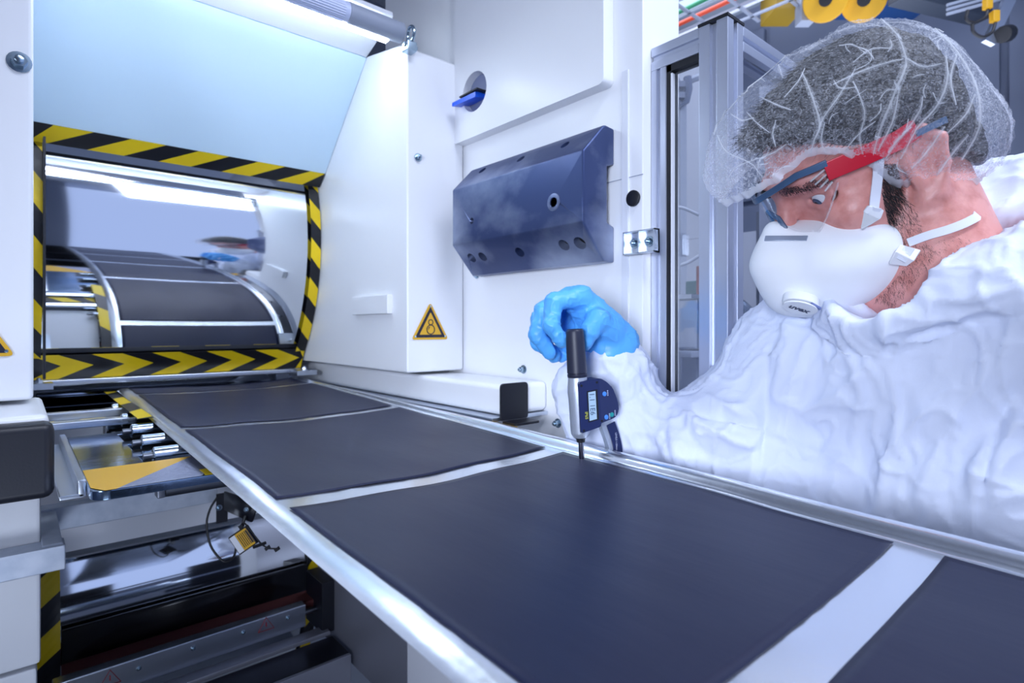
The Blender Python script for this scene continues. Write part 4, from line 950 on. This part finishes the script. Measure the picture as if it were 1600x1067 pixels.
def strands(name, roots, dirs, length, r, curl, m, parent, seed):
    rng = np.random.default_rng(seed); b_V = []; b_F = []
    for p, d in zip(roots, dirs):
        d = d/np.linalg.norm(d); L = length*rng.uniform(0.5, 1.2); bend = rng.normal(size=3)*curl
        pts = [p, p+d*L*0.5+bend*L*0.12, p+d*L+bend*L*0.5]
        s_ = np.cross(d, rng.normal(size=3)); s_ /= np.linalg.norm(s_); s3 = np.cross(d, s_)
        n = len(b_V)
        for i, q in enumerate(pts[:2]):
            rr = r*(1-0.35*i); b_V += [q+s_*rr, q-s_*0.5*rr+s3*0.87*rr, q-s_*0.5*rr-s3*0.87*rr]
        b_V.append(pts[2])
        b_F += [(n, n+1, n+4, n+3), (n+1, n+2, n+5, n+4), (n+2, n, n+3, n+5), (n+3, n+4, n+6), (n+4, n+5, n+6), (n+5, n+3, n+6)]
    me_F = b_F
    o = finish(name, np.array(b_V), me_F, m, parent, angle=60); return tag(o, kind='stuff')
rng = np.random.default_rng(5)
HSTR = mat('hair_strand', rgb(26, 24, 28), 0.45)
idx = rng.choice(len(hairV), 5200); idx = idx[(toH(hairV[idx])[:, 2] > 0.0)]
comb = lambda n, P: (np.tile(Fv*0.75+Lv*0.3, (len(P), 1))+n*0.06+rng.normal(size=(len(P), 3))*0.16)
strands('hair_strands', hairV[idx], comb(hairN[idx], hairV[idx]), 0.020, 0.00028, 0.35, HSTR, hair, 1)
P = toH(bodyV)
def pick(msk, n):
    ii = np.where(msk)[0]; return rng.choice(ii, n) if len(ii) else ii
BT = tree(bodyV, bodyF)
def inside(poly, x, y):
    c = False; n = len(poly)
    for i in range(n):
        (xa, ya), (xb, yb) = poly[i], poly[i-1]
        if (ya > y) != (yb > y) and x < (xb-xa)*(y-ya)/(yb-ya)+xa: c = not c
    return c
def skin_roots(poly, n):          # hair roots scattered over a patch of the skin
    xs, ys = [p[0] for p in poly], [p[1] for p in poly]; R, Nn = [], []
    while len(R) < n:
        x, y = rng.uniform(min(xs), max(xs)), rng.uniform(min(ys), max(ys))
        if inside(poly, x, y):
            p, q = hit(BT, x, y); q = -q if q@p > 0 else q; R.append(p); Nn.append(q)
    return np.array(R), np.array(Nn)
for nm, poly, n, ln, rr in (('sideburn', [(1378, 255), (1400, 255), (1408, 300), (1434, 335), (1444, 368), (1428, 386), (1404, 388), (1386, 345), (1377, 300)], 3600, 0.0085, 0.00016),
                        ('jaw_beard', [(1404, 384), (1440, 372), (1462, 392), (1446, 424), (1396, 478), (1368, 468), (1402, 432), (1418, 405)], 2600, 0.0060, 0.00015),
                        ('neck_stubble', [(1440, 388), (1500, 362), (1520, 378), (1455, 420)], 500, 0.0040, 0.00012)):
    Rr, Nn = skin_roots(poly, n)
    strands(nm, Rr, Nn*0.14-Uv*0.85-Fv*0.10+rng.normal(size=(n, 3))*0.17, ln, rr, 0.45, HSTR, person, 2)
brw = (P[:, 0] > 0.055) & (np.abs(P[:, 1]) > 0.012) & (np.abs(P[:, 1]) < 0.058) & (np.abs(P[:, 2]-0.034+0.12*np.clip(np.abs(P[:, 1])-0.038, 0, 1)) < 0.0045)
i1 = pick(brw, 1100); strands('eyebrows', bodyV[i1], bodyN[i1]*0.3+Lv*np.sign(P[i1, 1])[:, None]*0.8+Uv*0.15, 0.009, 0.00022, 0.5, HSTR, person, 5)

# ---- hairnet: thin sheet, gathered at its elastic edge
cs = SDF((0.40, -0.05, -0.08), (1.0, 0.50, 0.42), 0.0034)
cs.ell(H(-0.003, 0.000, 0.060), (0.106, 0.098, 0.096), HB, 0); cs.ell(H(0.074, 0.010, 0.088), (0.080, 0.082, 0.060), HB, 0.03); cs.ell(H(0.126, 0.016, 0.064), (0.042, 0.056, 0.040), HB, 0.03)
cs.ell(H(-0.048, 0.01, 0.008), (0.058, 0.092, 0.064), HB, 0.03)
V, F = cs.mesh(); N_ = vnormals(V, F)
if ((V-V.mean(0))*N_).sum() < 0: F = F[:, ::-1]; N_ = -N_
P = toH(V)
def cut_u(f): return np.interp(f, [-0.14, -0.06, -0.03, 0.0, 0.03, 0.05, 0.07, 0.10, 0.16], [-0.050, -0.052, -0.044, -0.024, -0.003, 0.026, 0.050, 0.064, 0.052])
keep = P[:, 2] > cut_u(P[:, 0])
# folds run from the edge up over the crown
ang = np.arctan2(P[:, 1], P[:, 0]+0.01); rad = np.hypot(P[:, 0], P[:, 1]); hgt = P[:, 2]-cut_u(P[:, 0])
ca, sa = np.cos(ang), np.sin(ang); cdn = np.c_[ca*3.2+hgt*9, sa*3.2+hgt*7, hgt*6]
fold = ridge(cdn, 11)**5*0.0055+ridge(np.c_[ca*7+hgt*20, sa*7, hgt*16], 12)**4*0.0016+(vnoise(P*26, 14)-0.5)*0.006
fold += np.clip(1-np.maximum(hgt, 0)/0.022, 0, 1)*((np.sin(ang*70)+0.5*np.sin(ang*41+2))*0.0015-0.006)
V = V+N_*fold[:, None]
V = V+Uv*np.clip(cut_u(P[:, 0])-P[:, 2], 0, 0.02)[:, None]*(keep == 0)[:, None]; fk = keep[F].any(1); F2 = F[fk]; us = np.unique(F2); mp_ = -np.ones(len(V), int); mp_[us] = np.arange(len(us)); Vc = V[us]; F2 = mp_[F2]; Pc = P[us]
NET = sheer('hairnet_film', (0.86, 0.90, 1.0, 1), 0.30, noise=(300, 0.44, 0.68, 0.03, 0.44))
nt = NET.node_tree; mix = [l.to_node for l in nt.links if l.from_node.type == 'MAP_RANGE'][0]
at = nt.nodes.new('ShaderNodeAttribute'); at.attribute_name = 'gather'; ml = nt.nodes.new('ShaderNodeMath'); ml.operation = 'MULTIPLY_ADD'; ml.use_clamp = True
mrn = [n for n in nt.nodes if n.type == 'MAP_RANGE'][0]
ad = nt.nodes.new('ShaderNodeMath'); ad.operation = 'MULTIPLY_ADD'; ad.inputs[1].default_value = 1.6; ad.inputs[2].default_value = 1.0; nt.links.new(at.outputs['Fac'], ad.inputs[0])
nt.links.new(mrn.outputs['Result'], ml.inputs[0]); nt.links.new(ad.outputs[0], ml.inputs[1]); ml.inputs[2].default_value = 0.0; nt.links.new(ml.outputs[0], mix.inputs[0])
net = finish('hairnet', Vc, F2, NET, person, angle=180)
gat = np.clip(1-hgt[us]/0.030, 0, 1)*0.6+np.clip((-0.075-Pc[:, 0])/0.03, 0, 1)+np.clip((Pc[:, 0]-0.125)/0.03, 0, 1)*0.6   # film bunched at hem, back and front
ga = net.data.attributes.new('gather', 'FLOAT', 'POINT'); ga.data.foreach_set('value', np.clip(gat, 0, 1).astype(np.float32))
# crease lines of doubled film and the elastic hem
CRS = sheer('hairnet_crease', (0.92, 0.95, 1.0, 1), 0.46); CRB = sheer('hairnet_band', (0.90, 0.94, 1.0, 1), 0.2, noise=(420, 0.4, 0.66, 0.05, 0.42))
fr_ = fold[us]; hg_ = hgt[us]
rc = ridge(cdn[us], 11)
NT = tree(Vc, F2); Nc = vnormals(Vc, F2)
LINES = [((680,110),(712,180),(700,230),(660,330),(620,420),(600,490)), ((385,230),(415,300),(440,390),(425,440),(395,500)), ((550,215),(500,300),(450,370),(430,430)),
 ((540,260),(575,330),(580,380),(560,430),(575,480)), ((255,310),(300,330),(350,345)), ((205,350),(240,385),(280,415)), ((115,430),(150,480),(220,510),(260,550)),
 ((480,270),(560,230),(640,200),(700,190)), ((700,180),(760,210),(820,200)), ((830,180),(835,260),(800,340),(740,400),(690,500)), ((690,270),(670,380),(620,470)),
 ((760,300),(740,370),(650,480)), ((830,400),(780,470),(730,530)), ((270,120),(180,220),(110,340),(90,420)), ((800,90),(870,170),(930,280),(940,400),(880,500)),
 ((870,170),(850,250),(860,330)), ((330,450),(300,480),(250,500),(245,550)), ((600,40),(660,90),(690,130)), ((395,215),(370,260),(330,310)), ((660,150),(600,160),(540,200)),
 ((900,420),(850,480),(800,560)), ((720,400),(680,440),(640,500)), ((450,380),(445,440),(460,490)), ((240,500),(180,520),(150,560)), ((380,530),(330,520),(280,560)),
 ((920,300),(900,360),(840,420)), ((610,380),(560,420),(520,470)), ((300,380),(290,420),(300,460))]
WID = [.0062,.0048,.0030,.0030,.0022,.0020,.0032,.0032,.0036,.0052,.0046,.0050,.0052,.0036,.0060,.0045,.0028,.0045,.0024,.0024,.0052,.0036,.0026,.0028,.0024,.0044,.0026,.0022]
rl_ = random.Random(9)
for k in range(34):               # short random creases between the long ones
    x, y = rl_.uniform(90, 930), rl_.uniform(90, 520); a = rl_.uniform(0, 2*pi); L = rl_.uniform(25, 80); bnd = rl_.uniform(-0.5, 0.5)
    LINES.append(((x, y), (x+L*0.5*cos(a), y+L*0.5*sin(a)), (x+L*cos(a+bnd), y+L*sin(a+bnd)))); WID.append(rl_.uniform(0.0012, 0.0026))
for ln, wd in zip(LINES, WID):
    pr = []
    for x, y in bez([(1063+a/2.01+rl_.uniform(-2, 2), b_/2.01+rl_.uniform(-2, 2)) for a, b_ in ln], 14):
        p, n = hit(NT, x, y)
        if n@p > 0: n = -n
        pr.append((p, n))
    b = MB(); k = len(pr); vs = []
    for i, (p, n) in enumerate(pr):
        tt = pr[min(i+1, k-1)][0]-pr[max(i-1, 0)][0]; tt = tt/(np.linalg.norm(tt)+1e-9); sd = np.cross(tt, n); sd /= np.linalg.norm(sd)+1e-9
        q = 0.42*wd*(0.25+0.75*sin(pi*(i+0.6)/(k+0.2)))*0.5*(0.85+0.3*random.random())
        vs += [p+sd*q+n*0.0008, p+n*0.0018, p-sd*q*0.7+n*0.0008, p+sd*q*3.4+n*0.0006, p-sd*q*3.0+n*0.0006]
    b.add(vs, [(5*i+j, 5*i+j+1, 5*i+j+6, 5*i+j+5) for i in range(k-1) for j in (0, 1)])
    b.F += [[5*i+3, 5*i+4, 5*i+9, 5*i+8] for i in range(k-1)]; b.M += [1]*(k-1)
    b.build('fold', [CRS, CRB], net, angle=180)
Fm = hg_[F2].mean(1) < 0.0085
F3 = F2[Fm]; us3 = np.unique(F3); m3 = -np.ones(len(Vc), int); m3[us3] = np.arange(len(us3))
finish('elastic_hem', Vc[us3]+Nc[us3]*0.0012, m3[F3], CRS, net, angle=180)

# ---- goggles
gog = None
LENSM = sheer('goggle_lens', (0.9, 0.94, 1, 1), 0.14, 0.03, gloss=True)
FRM = mat('goggle_frame', rgb(70, 96, 128), 0.3); REDM = mat('goggle_red', rgb(196, 20, 48), 0.35)
def gl(th, u, r=0.0):            # wrap-round lens surface, th = angle from straight ahead
    a = 0.082+r; bb = 0.076+r
    nose = 0.012*math.exp(-(th/0.30)**2)
    return H(0.034+a*cos(th)+nose-(0.034-u)*0.10, bb*sin(th), u)
Vl = []; Fl = []; nt_ = 56; nu = 10; TH = np.linspace(-1.02, 1.02, nt_)
def upper(th): return 0.036+0.012*min(1.0, abs(th)/0.65)
def lower(th): return -0.026+0.020*math.exp(-(th/0.16)**2)+0.054*(min(1.0, max(0.0, abs(th)-0.32)/0.72))**1.5
for th in TH:
    for j in range(nu): 
        u = upper(th)+(lower(th)-upper(th))*j/(nu-1); Vl.append(gl(th, u))
Fl = [(i*nu+j, i*nu+j+1, (i+1)*nu+j+1, (i+1)*nu+j) for i in range(nt_-1) for j in range(nu-1)]
gog = finish('goggles', np.array(Vl), Fl, LENSM, person, angle=180)
gog['label'] = 'clear goggle lens'
b = MB(); b.ribbon([gl(th, upper(th)+0.001, 0.001) for th in TH], [gl(th, 0.038, 0.02)-gl(th, 0.038, 0) for th in TH], 0.0070, 0.0050); b.build('brow_bar', FRM, gog, bevel=0.001)
b = MB(); b.tube([gl(th, lower(th), 0.0) for th in TH], 0.0010, 6); b.build('lens_rim', sheer('lens_rim_clear', (0.9, 0.94, 1, 1), 0.22), gog)
b = MB(); b.tube([gl(-0.20, lower(-0.2), 0), gl(-0.12, 0.010, -0.004), gl(0, 0.020, -0.003), gl(0.12, 0.010, -0.004), gl(0.20, lower(0.2), 0)], 0.0028, 8); b.build('nose_bridge', FRM, gog)
for sg in (1, -1):
    b = MB(); b.ribbon([gl(0.96*sg, 0.041, 0.002), H(0.050, 0.080*sg, 0.040), H(0.020, 0.083*sg, 0.038), H(0.000, 0.084*sg, 0.040)], Lv*sg, 0.019, 0.004); b.build('temple', REDM, gog, bevel=0.001)
    b = MB(); b.ribbon([H(0.004, 0.0855*sg, 0.036), H(-0.028, 0.084*sg, 0.034)], Lv*sg, 0.006, 0.004); b.build('temple_tip', FRM, gog)
    for k in range(4):
        b = MB(); b.ribbon([gl((0.76+0.03*k)*sg, 0.038-0.005*k, 0.0012), gl((0.97)*sg, 0.044-0.005*k, 0.0012)], Lv*sg, 0.0016, 0.0012); b.build('lens_rib', sheer('lens_rim_clear2', (0.95, 0.97, 1, 1), 0.45) if 'lens_rim_clear2' not in MATS else MATS['lens_rim_clear2'], gog)

# ---- mask
ms = SDF((0.44, 0.06, -0.14), (0.82, 0.42, 0.26), 0.0024)
ms.ell(H(0.088, 0, -0.060), (0.062, 0.062, 0.055), HB, 0); ms.chain([H(0.126, 0, -0.003), H(0.143, 0, -0.036), H(0.136, 0, -0.070), H(0.105, 0, -0.094)], [0.010, 0.016, 0.021, 0.022], 0.030)
ms.ell(H(0.056, 0, -0.068), (0.058, 0.071, 0.055), HB, 0.02)
ms.half(H(0.018, 0, -0.075), -Fv*0.93-Uv*0.18, 0.004)
V, F = ms.mesh(); N_ = vnormals(V, F)
if ((V-V.mean(0))*N_).sum() < 0: F = F[:, ::-1]; N_ = -N_
P = toH(V); V = V+N_*((vnoise(P*30, 21)-0.5)*0.0022)[:, None]
mask = finish('mask', V, F, MASKM, person, angle=180); mask['label'] = 'white cup respirator shell'
msV, msN = V, vnormals(V, F)
def onmask(f, l, u):             # nearest point of the mask surface along the sideways/forward direction
    d = toH(msV)-np.array([f, l, u]); i = np.argmin((d**2).sum(1)); return msV[i], msN[i]
MT = tree(msV, F)
def cam_side(q):
    p, n = q
    return (p, -n if n@p > 0 else n)
pr = [cam_side(hit(MT, x, 373+0.0*x)) for x in np.linspace(1196, 1262, 10)]
b = MB(); b.ribbon([p+n*0.0012 for p, n in pr], [n for p, n in pr], 0.0062, 0.0016); b.build('nose_clip', mat('nose_clip_steel', rgb(176, 186, 206), 0.4, 0.6), mask, bevel=0.0005)
v1 = rt*0.955-up*0.297; vn = -up*0.90-rt*0.28-fw*0.30; vn /= np.linalg.norm(vn); v1 = v1-vn*(v1@vn); v1 /= np.linalg.norm(v1); v2 = np.cross(vn, v1)
if v2@up < 0: v2 = -v2
vc = cam_side(hit(MT, 1252, 466))[0]+vn*0.003
b = MB(); ol = [(0.0190*cos(a), 0.0155*sin(a)) for a in np.linspace(0, 2*pi, 33)[:-1]]
b.prism(ol, lambda a, c, q: vc+v1*a+v2*c+vn*q, -0.004, 0.006); valve = b.build('valve', MASKM, mask, bevel=0.0012)
b = MB(); b.prism([(x*0.96, y*0.96) for x, y in ol], lambda a, c, q: vc+v1*a+v2*c+vn*q, 0.0075, 0.0095); b.build('valve_cap', MASKM, mask, bevel=0.0008)
b = MB(); b.box((0, 0, 0), (1, 1, 1)); b.V = [tuple(vc+v1*(0.004+0.014*x)+v2*(0.011-0.005*x+0.004*y)+vn*(0.0058+0.002*z)) for x, y, z in b.V]; b.build('valve_slot', mat('slot_grey', rgb(110, 124, 176), 0.6), mask)
text_mesh('valve_lettering', 'uvex', 0.0115, vc+vn*0.0096-v2*0.001, v1, v2, vn, mat('print_dark', rgb(40, 52, 84), 0.5), mask, ext=0.0002, bold=0.0003)
def skin(px, py, off): p, n = cam_side(hit(BT, px, py)); return p+n*off, n
for (a, c, wd) in (((1346, 352), (1364, 324), 0.018), ((1398, 412), (1424, 388), 0.019)):
    pa, na = cam_side(hit(MT, *a)); pc, nc_ = skin(*c, 0.004); b = MB(); b.ribbon([pa+na*0.004, pa*0.5+pc*0.5+(na+nc_)*0.004, pc], [na, na+nc_, nc_], wd, 0.003); b.build('strap_buckle', MASKM, mask, bevel=0.0008)
    b = MB(); b.ribbon([pa*0.75+pc*0.25+(na+nc_)*0.0045, pc+nc_*0.0025], [na+nc_, nc_], wd*0.5, 0.0014); b.build('strap_end', STRAPM, mask)
pr = [skin(x, y, 0.003) for x, y in bez([(1361, 334), (1365, 305), (1368, 280), (1370, 255), (1372, 225), (1374, 190)], 18)]
b = MB(); b.ribbon([p for p, n in pr], [n for p, n in pr], 0.0100, 0.0012); b.build('upper_strap', STRAPM, mask)
pr = [skin(x, y, 0.003) for x, y in bez([(1420, 380), (1450, 369), (1480, 360), (1505, 350), (1522, 341)], 18)]
q_ = H(-0.10, -0.005, -0.06)
b = MB(); b.ribbon([p for p, n in pr]+[pr[-1][0]*0.5+q_*0.5+Lv*0.006, q_], [n for p, n in pr]+[pr[-1][1], -Fv], 0.0085, 0.0012); b.build('lower_strap', STRAPM, mask)

# ---- coverall
G = SDF((0.52, -0.34, -0.42), (1.10, 0.66, 0.20), 0.0031)
G.ell((0.812, 0.125, -0.20), (0.140, 0.195, 0.215), np.eye(3), 0); G.ell((0.885, 0.11, -0.48), (0.145, 0.19, 0.26), np.eye(3), 0.06)
G.cap(SHR+np.array([0.01, -0.015, -0.01]), SHL+np.array([0, 0.02, 0]), 0.082, 0.085, 0.06)
G.cap(SHR+np.array([0.0, -0.10, 0.005]), SHR, 0.085, 0.075, 0.05)
G.chain([SHR+np.array([0, -0.01, -0.015]), ELB*0.55+SHR*0.45, ELB+np.array([0.005, -0.005, 0]), ELB*0.45+WRI*0.55+np.array([0.014, 0.014, 0]), WRI+np.array([0.016, 0.013, -0.016])], [0.078, 0.070, 0.062, 0.056, 0.050], 0.03)
G.cap(W(900, 605, Z=0.83), W(960, 760, Z=0.83), 0.034, 0.046, 0.03); G.cap(W(988, 588, Z=0.82), W(985, 640, Z=0.82), 0.034, 0.036, 0.02)
G.chain([SHL, ELL, WRL], [0.085, 0.072, 0.05], 0.03)
# collar ring and hood rolled down behind the neck
RP = [(0.668, 0.190, 0.010), (0.688, 0.118, 0.050), (0.745, 0.066, 0.082), (0.815, 0.082, 0.108), (0.842, 0.140, 0.112), (0.815, 0.200, 0.090), (0.745, 0.238, 0.050), (0.690, 0.235, 0.018)]
ring = [p for p in bez(RP+RP[:1], 32)]
G.ell((0.775, 0.135, -0.01), (0.100, 0.125, 0.085), np.eye(3), 0.05)
G.chain([np.array(p)*1.0 for p in ring], [0.012]*len(ring), 0.035)
G.cap((0.72, 0.06, 0.015), SHL, 0.060, 0.075, 0.05); G.cap((0.80, 0.05, 0.06), SHL, 0.05, 0.075, 0.05)
G.chain([(0.815, 0.235, 0.085), (0.875, 0.190, 0.140), (0.895, 0.110, 0.150), (0.865, 0.020, 0.110), (0.80, -0.05, 0.045)], [0.028, 0.042, 0.046, 0.042, 0.03], 0.03)
G.cap((0.705, 0.40, -0.17), (0.775, 0.25, -0.24), 0.072, 0.09, 0.05); G.cap((0.70, 0.33, -0.22), (0.70, 0.40, -0.30), 0.06, 0.06, 0.04)
nc0 = np.array([0.752, 0.148, 0.058]); na_ = H(-0.028, 0, -0.035)-nc0; na_ /= np.linalg.norm(na_)
G.cap(nc0-na_*0.035, nc0+na_*0.12, 0.063, 0.075, 0.006, 'sub')
G.cap(nc0+np.array([-0.03, 0.02, -0.02]), (0.655, 0.205, 0.045), 0.050, 0.040, 0.008, 'sub')
# open cuff
wd_ = WRI-ELB; wd_ /= np.linalg.norm(wd_)
V, F = G.mesh(); N_ = vnormals(V, F)
if ((V-V.mean(0))*N_).sum() < 0: F = F[:, ::-1]; N_ = -N_
def crumple(V, N_, amp=1.0):
    Rm = np.array(Matrix.Rotation(0.7, 3, Vector((0.5, 0.7, 0.3))))
    Q = V@Rm; Q = Q+0.06*np.c_[vnoise(Q*7, 31), vnoise(Q*7, 32), vnoise(Q*7, 33)]+0.016*np.c_[vnoise(Q*26, 51), vnoise(Q*26, 52), vnoise(Q*26, 53)]; Q = Q@Rm.T+0.35*V[:, [2, 0, 1]]*np.array([0.5, 0.5, 0.0])
    d = (ridge(Q*np.array([12, 12, 5]), 34)**5*0.0032+ridge(Q*np.array([8, 20, 14]), 35)**8*0.003+ridge(Q*np.array([30, 30, 15]), 36)**7*0.0030+ridge(Q*np.array([70, 70, 40]), 37)**6*0.0014)-0.003
    return V+N_*(d*amp*1.3)[:, None]
CT = tree(V, F)
def crease(V, N_, lines):        # sharp-crested folds along lines lying on the cloth
    D = np.zeros(len(V))
    for ln, amp, wd in lines:
        P3 = np.array([hit(CT, x, y)[0] for x, y in bez(ln, 16)])
        sel = np.where(((V > P3.min(0)-5*wd) & (V < P3.max(0)+5*wd)).all(1))[0]; best = np.full(len(sel), 9.0); tt = np.zeros(len(sel))
        for i in range(len(P3)-1):
            a, ab = P3[i], P3[i+1]-P3[i]; L = ab@ab+1e-12; t_ = np.clip(((V[sel]-a)@ab)/L, 0, 1); d = np.linalg.norm(V[sel]-a-t_[:, None]*ab, axis=1)
            m = d < best; best[m] = d[m]; tt[m] = (i+t_[m])/(len(P3)-1)
        D[sel] += 1.15*amp*np.exp(-best/wd)*np.sin(np.pi*np.clip(tt*0.9+0.05, 0, 1))**0.6
    return V+N_*D[:, None]
FOLDS = [([(1385,492),(1383,520),(1380,538)], .007, .006), ([(1380,538),(1350,578),(1319,606),(1272,662)], .009, .014), ([(1201,536),(1197,600),(1197,662),(1187,747)], -.007, .008),
 ([(1459,470),(1530,462),(1600,452)], .008, .008), ([(1380,520),(1440,505),(1506,489),(1600,472)], .010, .012), ([(1390,540),(1450,520),(1540,500),(1600,492)], -.007, .008), ([(1400,535),(1460,530),(1520,505)], .004, .006),
 ([(1319,660),(1310,710),(1300,790)], .006, .012), ([(1403,634),(1390,710),(1375,800)], .007, .010), ([(1483,601),(1412,681),(1380,795)], .009, .014), ([(1560,560),(1500,640),(1460,720),(1430,800)], .008, .016),
 ([(1600,606),(1562,662),(1545,728),(1535,822)], -.009, .010), ([(1546,681),(1528,740),(1518,836)], .012, .007), ([(1600,640),(1570,690),(1548,760)], .012, .010), ([(1600,700),(1570,730),(1545,790)], .010, .008), ([(1600,770),(1565,780),(1545,800)], .008, .008),
 ([(1103,615),(1150,644),(1192,653)], .007, .008), ([(1056,634),(1094,662),(1150,690),(1187,700)], .008, .008), ([(1061,648),(1080,690),(1130,722),(1187,700)], -.007, .007), ([(1050,650),(1058,700),(1085,735)], .007, .008), ([(1005,658),(1030,690),(1051,725)], .006, .007), ([(1075,645),(1120,655),(1190,672)], -.006, .006), ([(1130,636),(1160,635),(1192,622)], .006, .008),
 ([(1014,606),(990,625),(958,634),(920,630)], -.006, .006), ([(1000,535),(1005,560),(1002,590)], .005, .006), ([(960,600),(985,590),(1000,560)], .005, .006), ([(870,620),(885,660),(905,700)], .004, .008), ([(940,640),(955,680),(975,720)], .006, .010),
 ([(1240,500),(1225,560),(1205,640)], .006, .012), ([(1290,490),(1250,560),(1230,640),(1225,740)], .006, .014), ([(1330,500),(1310,560),(1280,640)], .005, .012)]
V = crease(V, N_, FOLDS); V = crumple(V, vnormals(V, F)*np.sign(((V-V.mean(0))*vnormals(V, F)).sum()))
cov = finish('coverall', V, F, FABRIC, person, angle=180)
# zip and trouser legs, shoes
p, n = hit(CT, 1385, 503); n = -n if n@p > 0 else n
MB().obox(p+n*0.004, (rt, up, fw), (0.0028, 0.0065, 0.0015)).build('zip_pull', GREY, cov, bevel=0.0008)
g2 = SDF((0.72, -0.12, -1.36), (1.10, 0.34, -0.55), 0.012)
for yy in (0.02, 0.20): g2.chain([(0.895, 0.11+(yy-0.11)*0.8, -0.62), (0.90, yy, -0.95), (0.91, yy, -1.31)], [0.115, 0.085, 0.075], 0.04)
V, F = g2.mesh(); N_ = vnormals(V, F)
if ((V-V.mean(0))*N_).sum() < 0: F = F[:, ::-1]; N_ = -N_
finish('trouser_legs', crumple(V, N_), F, FABRIC, person, angle=180)
for yy in (0.02, 0.20):
    g3 = SDF((0.70, yy-0.08, -1.40), (1.02, yy+0.08, -1.22), 0.006); g3.chain([(0.95, yy, -1.325), (0.88, yy, -1.325), (0.79, yy, -1.34)], [0.042, 0.045, 0.035], 0.02); g3.half((0, 0, -1.376), (0, 0, -1), 0.002)
    V, F = g3.mesh(); finish('shoe', V, F, WHITE2, person, angle=60)

# ---- gloved right hand
gl_ = SDF((0.40, 0.34, -0.16), (0.76, 0.72, 0.14), 0.0013)
def pz(px, py, Z): return W(px, py, Z=Z)
I = [pz(908, 464, .765), pz(866, 472, .748), pz(861, 508, .742), pz(877, 533, .745)]
M = [pz(890, 462, .795), pz(850, 484, .782), pz(839, 522, .775), pz(858, 551, .778)]
R_ = [pz(880, 472, .82), pz(842, 498, .806), pz(840, 535, .80), pz(866, 556, .800)]
K_ = [pz(880, 490, .84), pz(850, 512, .83), pz(853, 542, .82), pz(878, 558, .815)]
T_ = [pz(956, 520, .775), pz(934, 500, .752), pz(923, 514, .746), pz(916, 535, .748)]
wr0 = pz(962, 536, .800)
gl_.cap(wr0, pz(905, 474, .785), 0.027, 0.019, 0); gl_.cap(wr0, pz(888, 492, .83), 0.027, 0.019, 0.012); gl_.cap(wr0, pz(895, 540, .825), 0.026, 0.022, 0.015); gl_.cap(pz(945, 530, .80), pz(905, 520, .815), 0.026, 0.026, 0.015)
gl_.chain(I, [.0128, .0115, .0104, .0092], .004); gl_.chain(M, [.0130, .0118, .0106, .0094], .004); gl_.chain(R_, [.0122, .0112, .0102, .009], .004); gl_.chain(K_, [.011, .0098, .009, .008], .004)
gl_.chain(T_, [.017, .0140, .0118, .0095], .006)
gl_.chain([pz(905, 466, .775), pz(948, 508, .785)], [0.017, 0.022], 0.012)
gl_.chain([pz(956, 540, .80), WRI+np.array([0.004, 0, -0.004])], [0.029, 0.0305], 0.01)
V, F = gl_.mesh(); N_ = vnormals(V, F)
if ((V-V.mean(0))*N_).sum() < 0: F = F[:, ::-1]; N_ = -N_
V = relax(V, F, 14, 0.5); N_ = vnormals(V, F)
if ((V-V.mean(0))*N_).sum() < 0: N_ = -N_
Q = V+0.008*np.c_[vnoise(V*40, 41), vnoise(V*40, 42), vnoise(V*40, 43)]
V = V+N_*(ridge(Q*np.array([60, 60, 110]), 44)**5*0.0013+ridge(Q*np.array([130, 130, 60]), 45)**5*0.0006)[:, None]
glove = finish('glove', V, F, GLOVE, person, angle=180); glove['label'] = 'light blue nitrile glove'
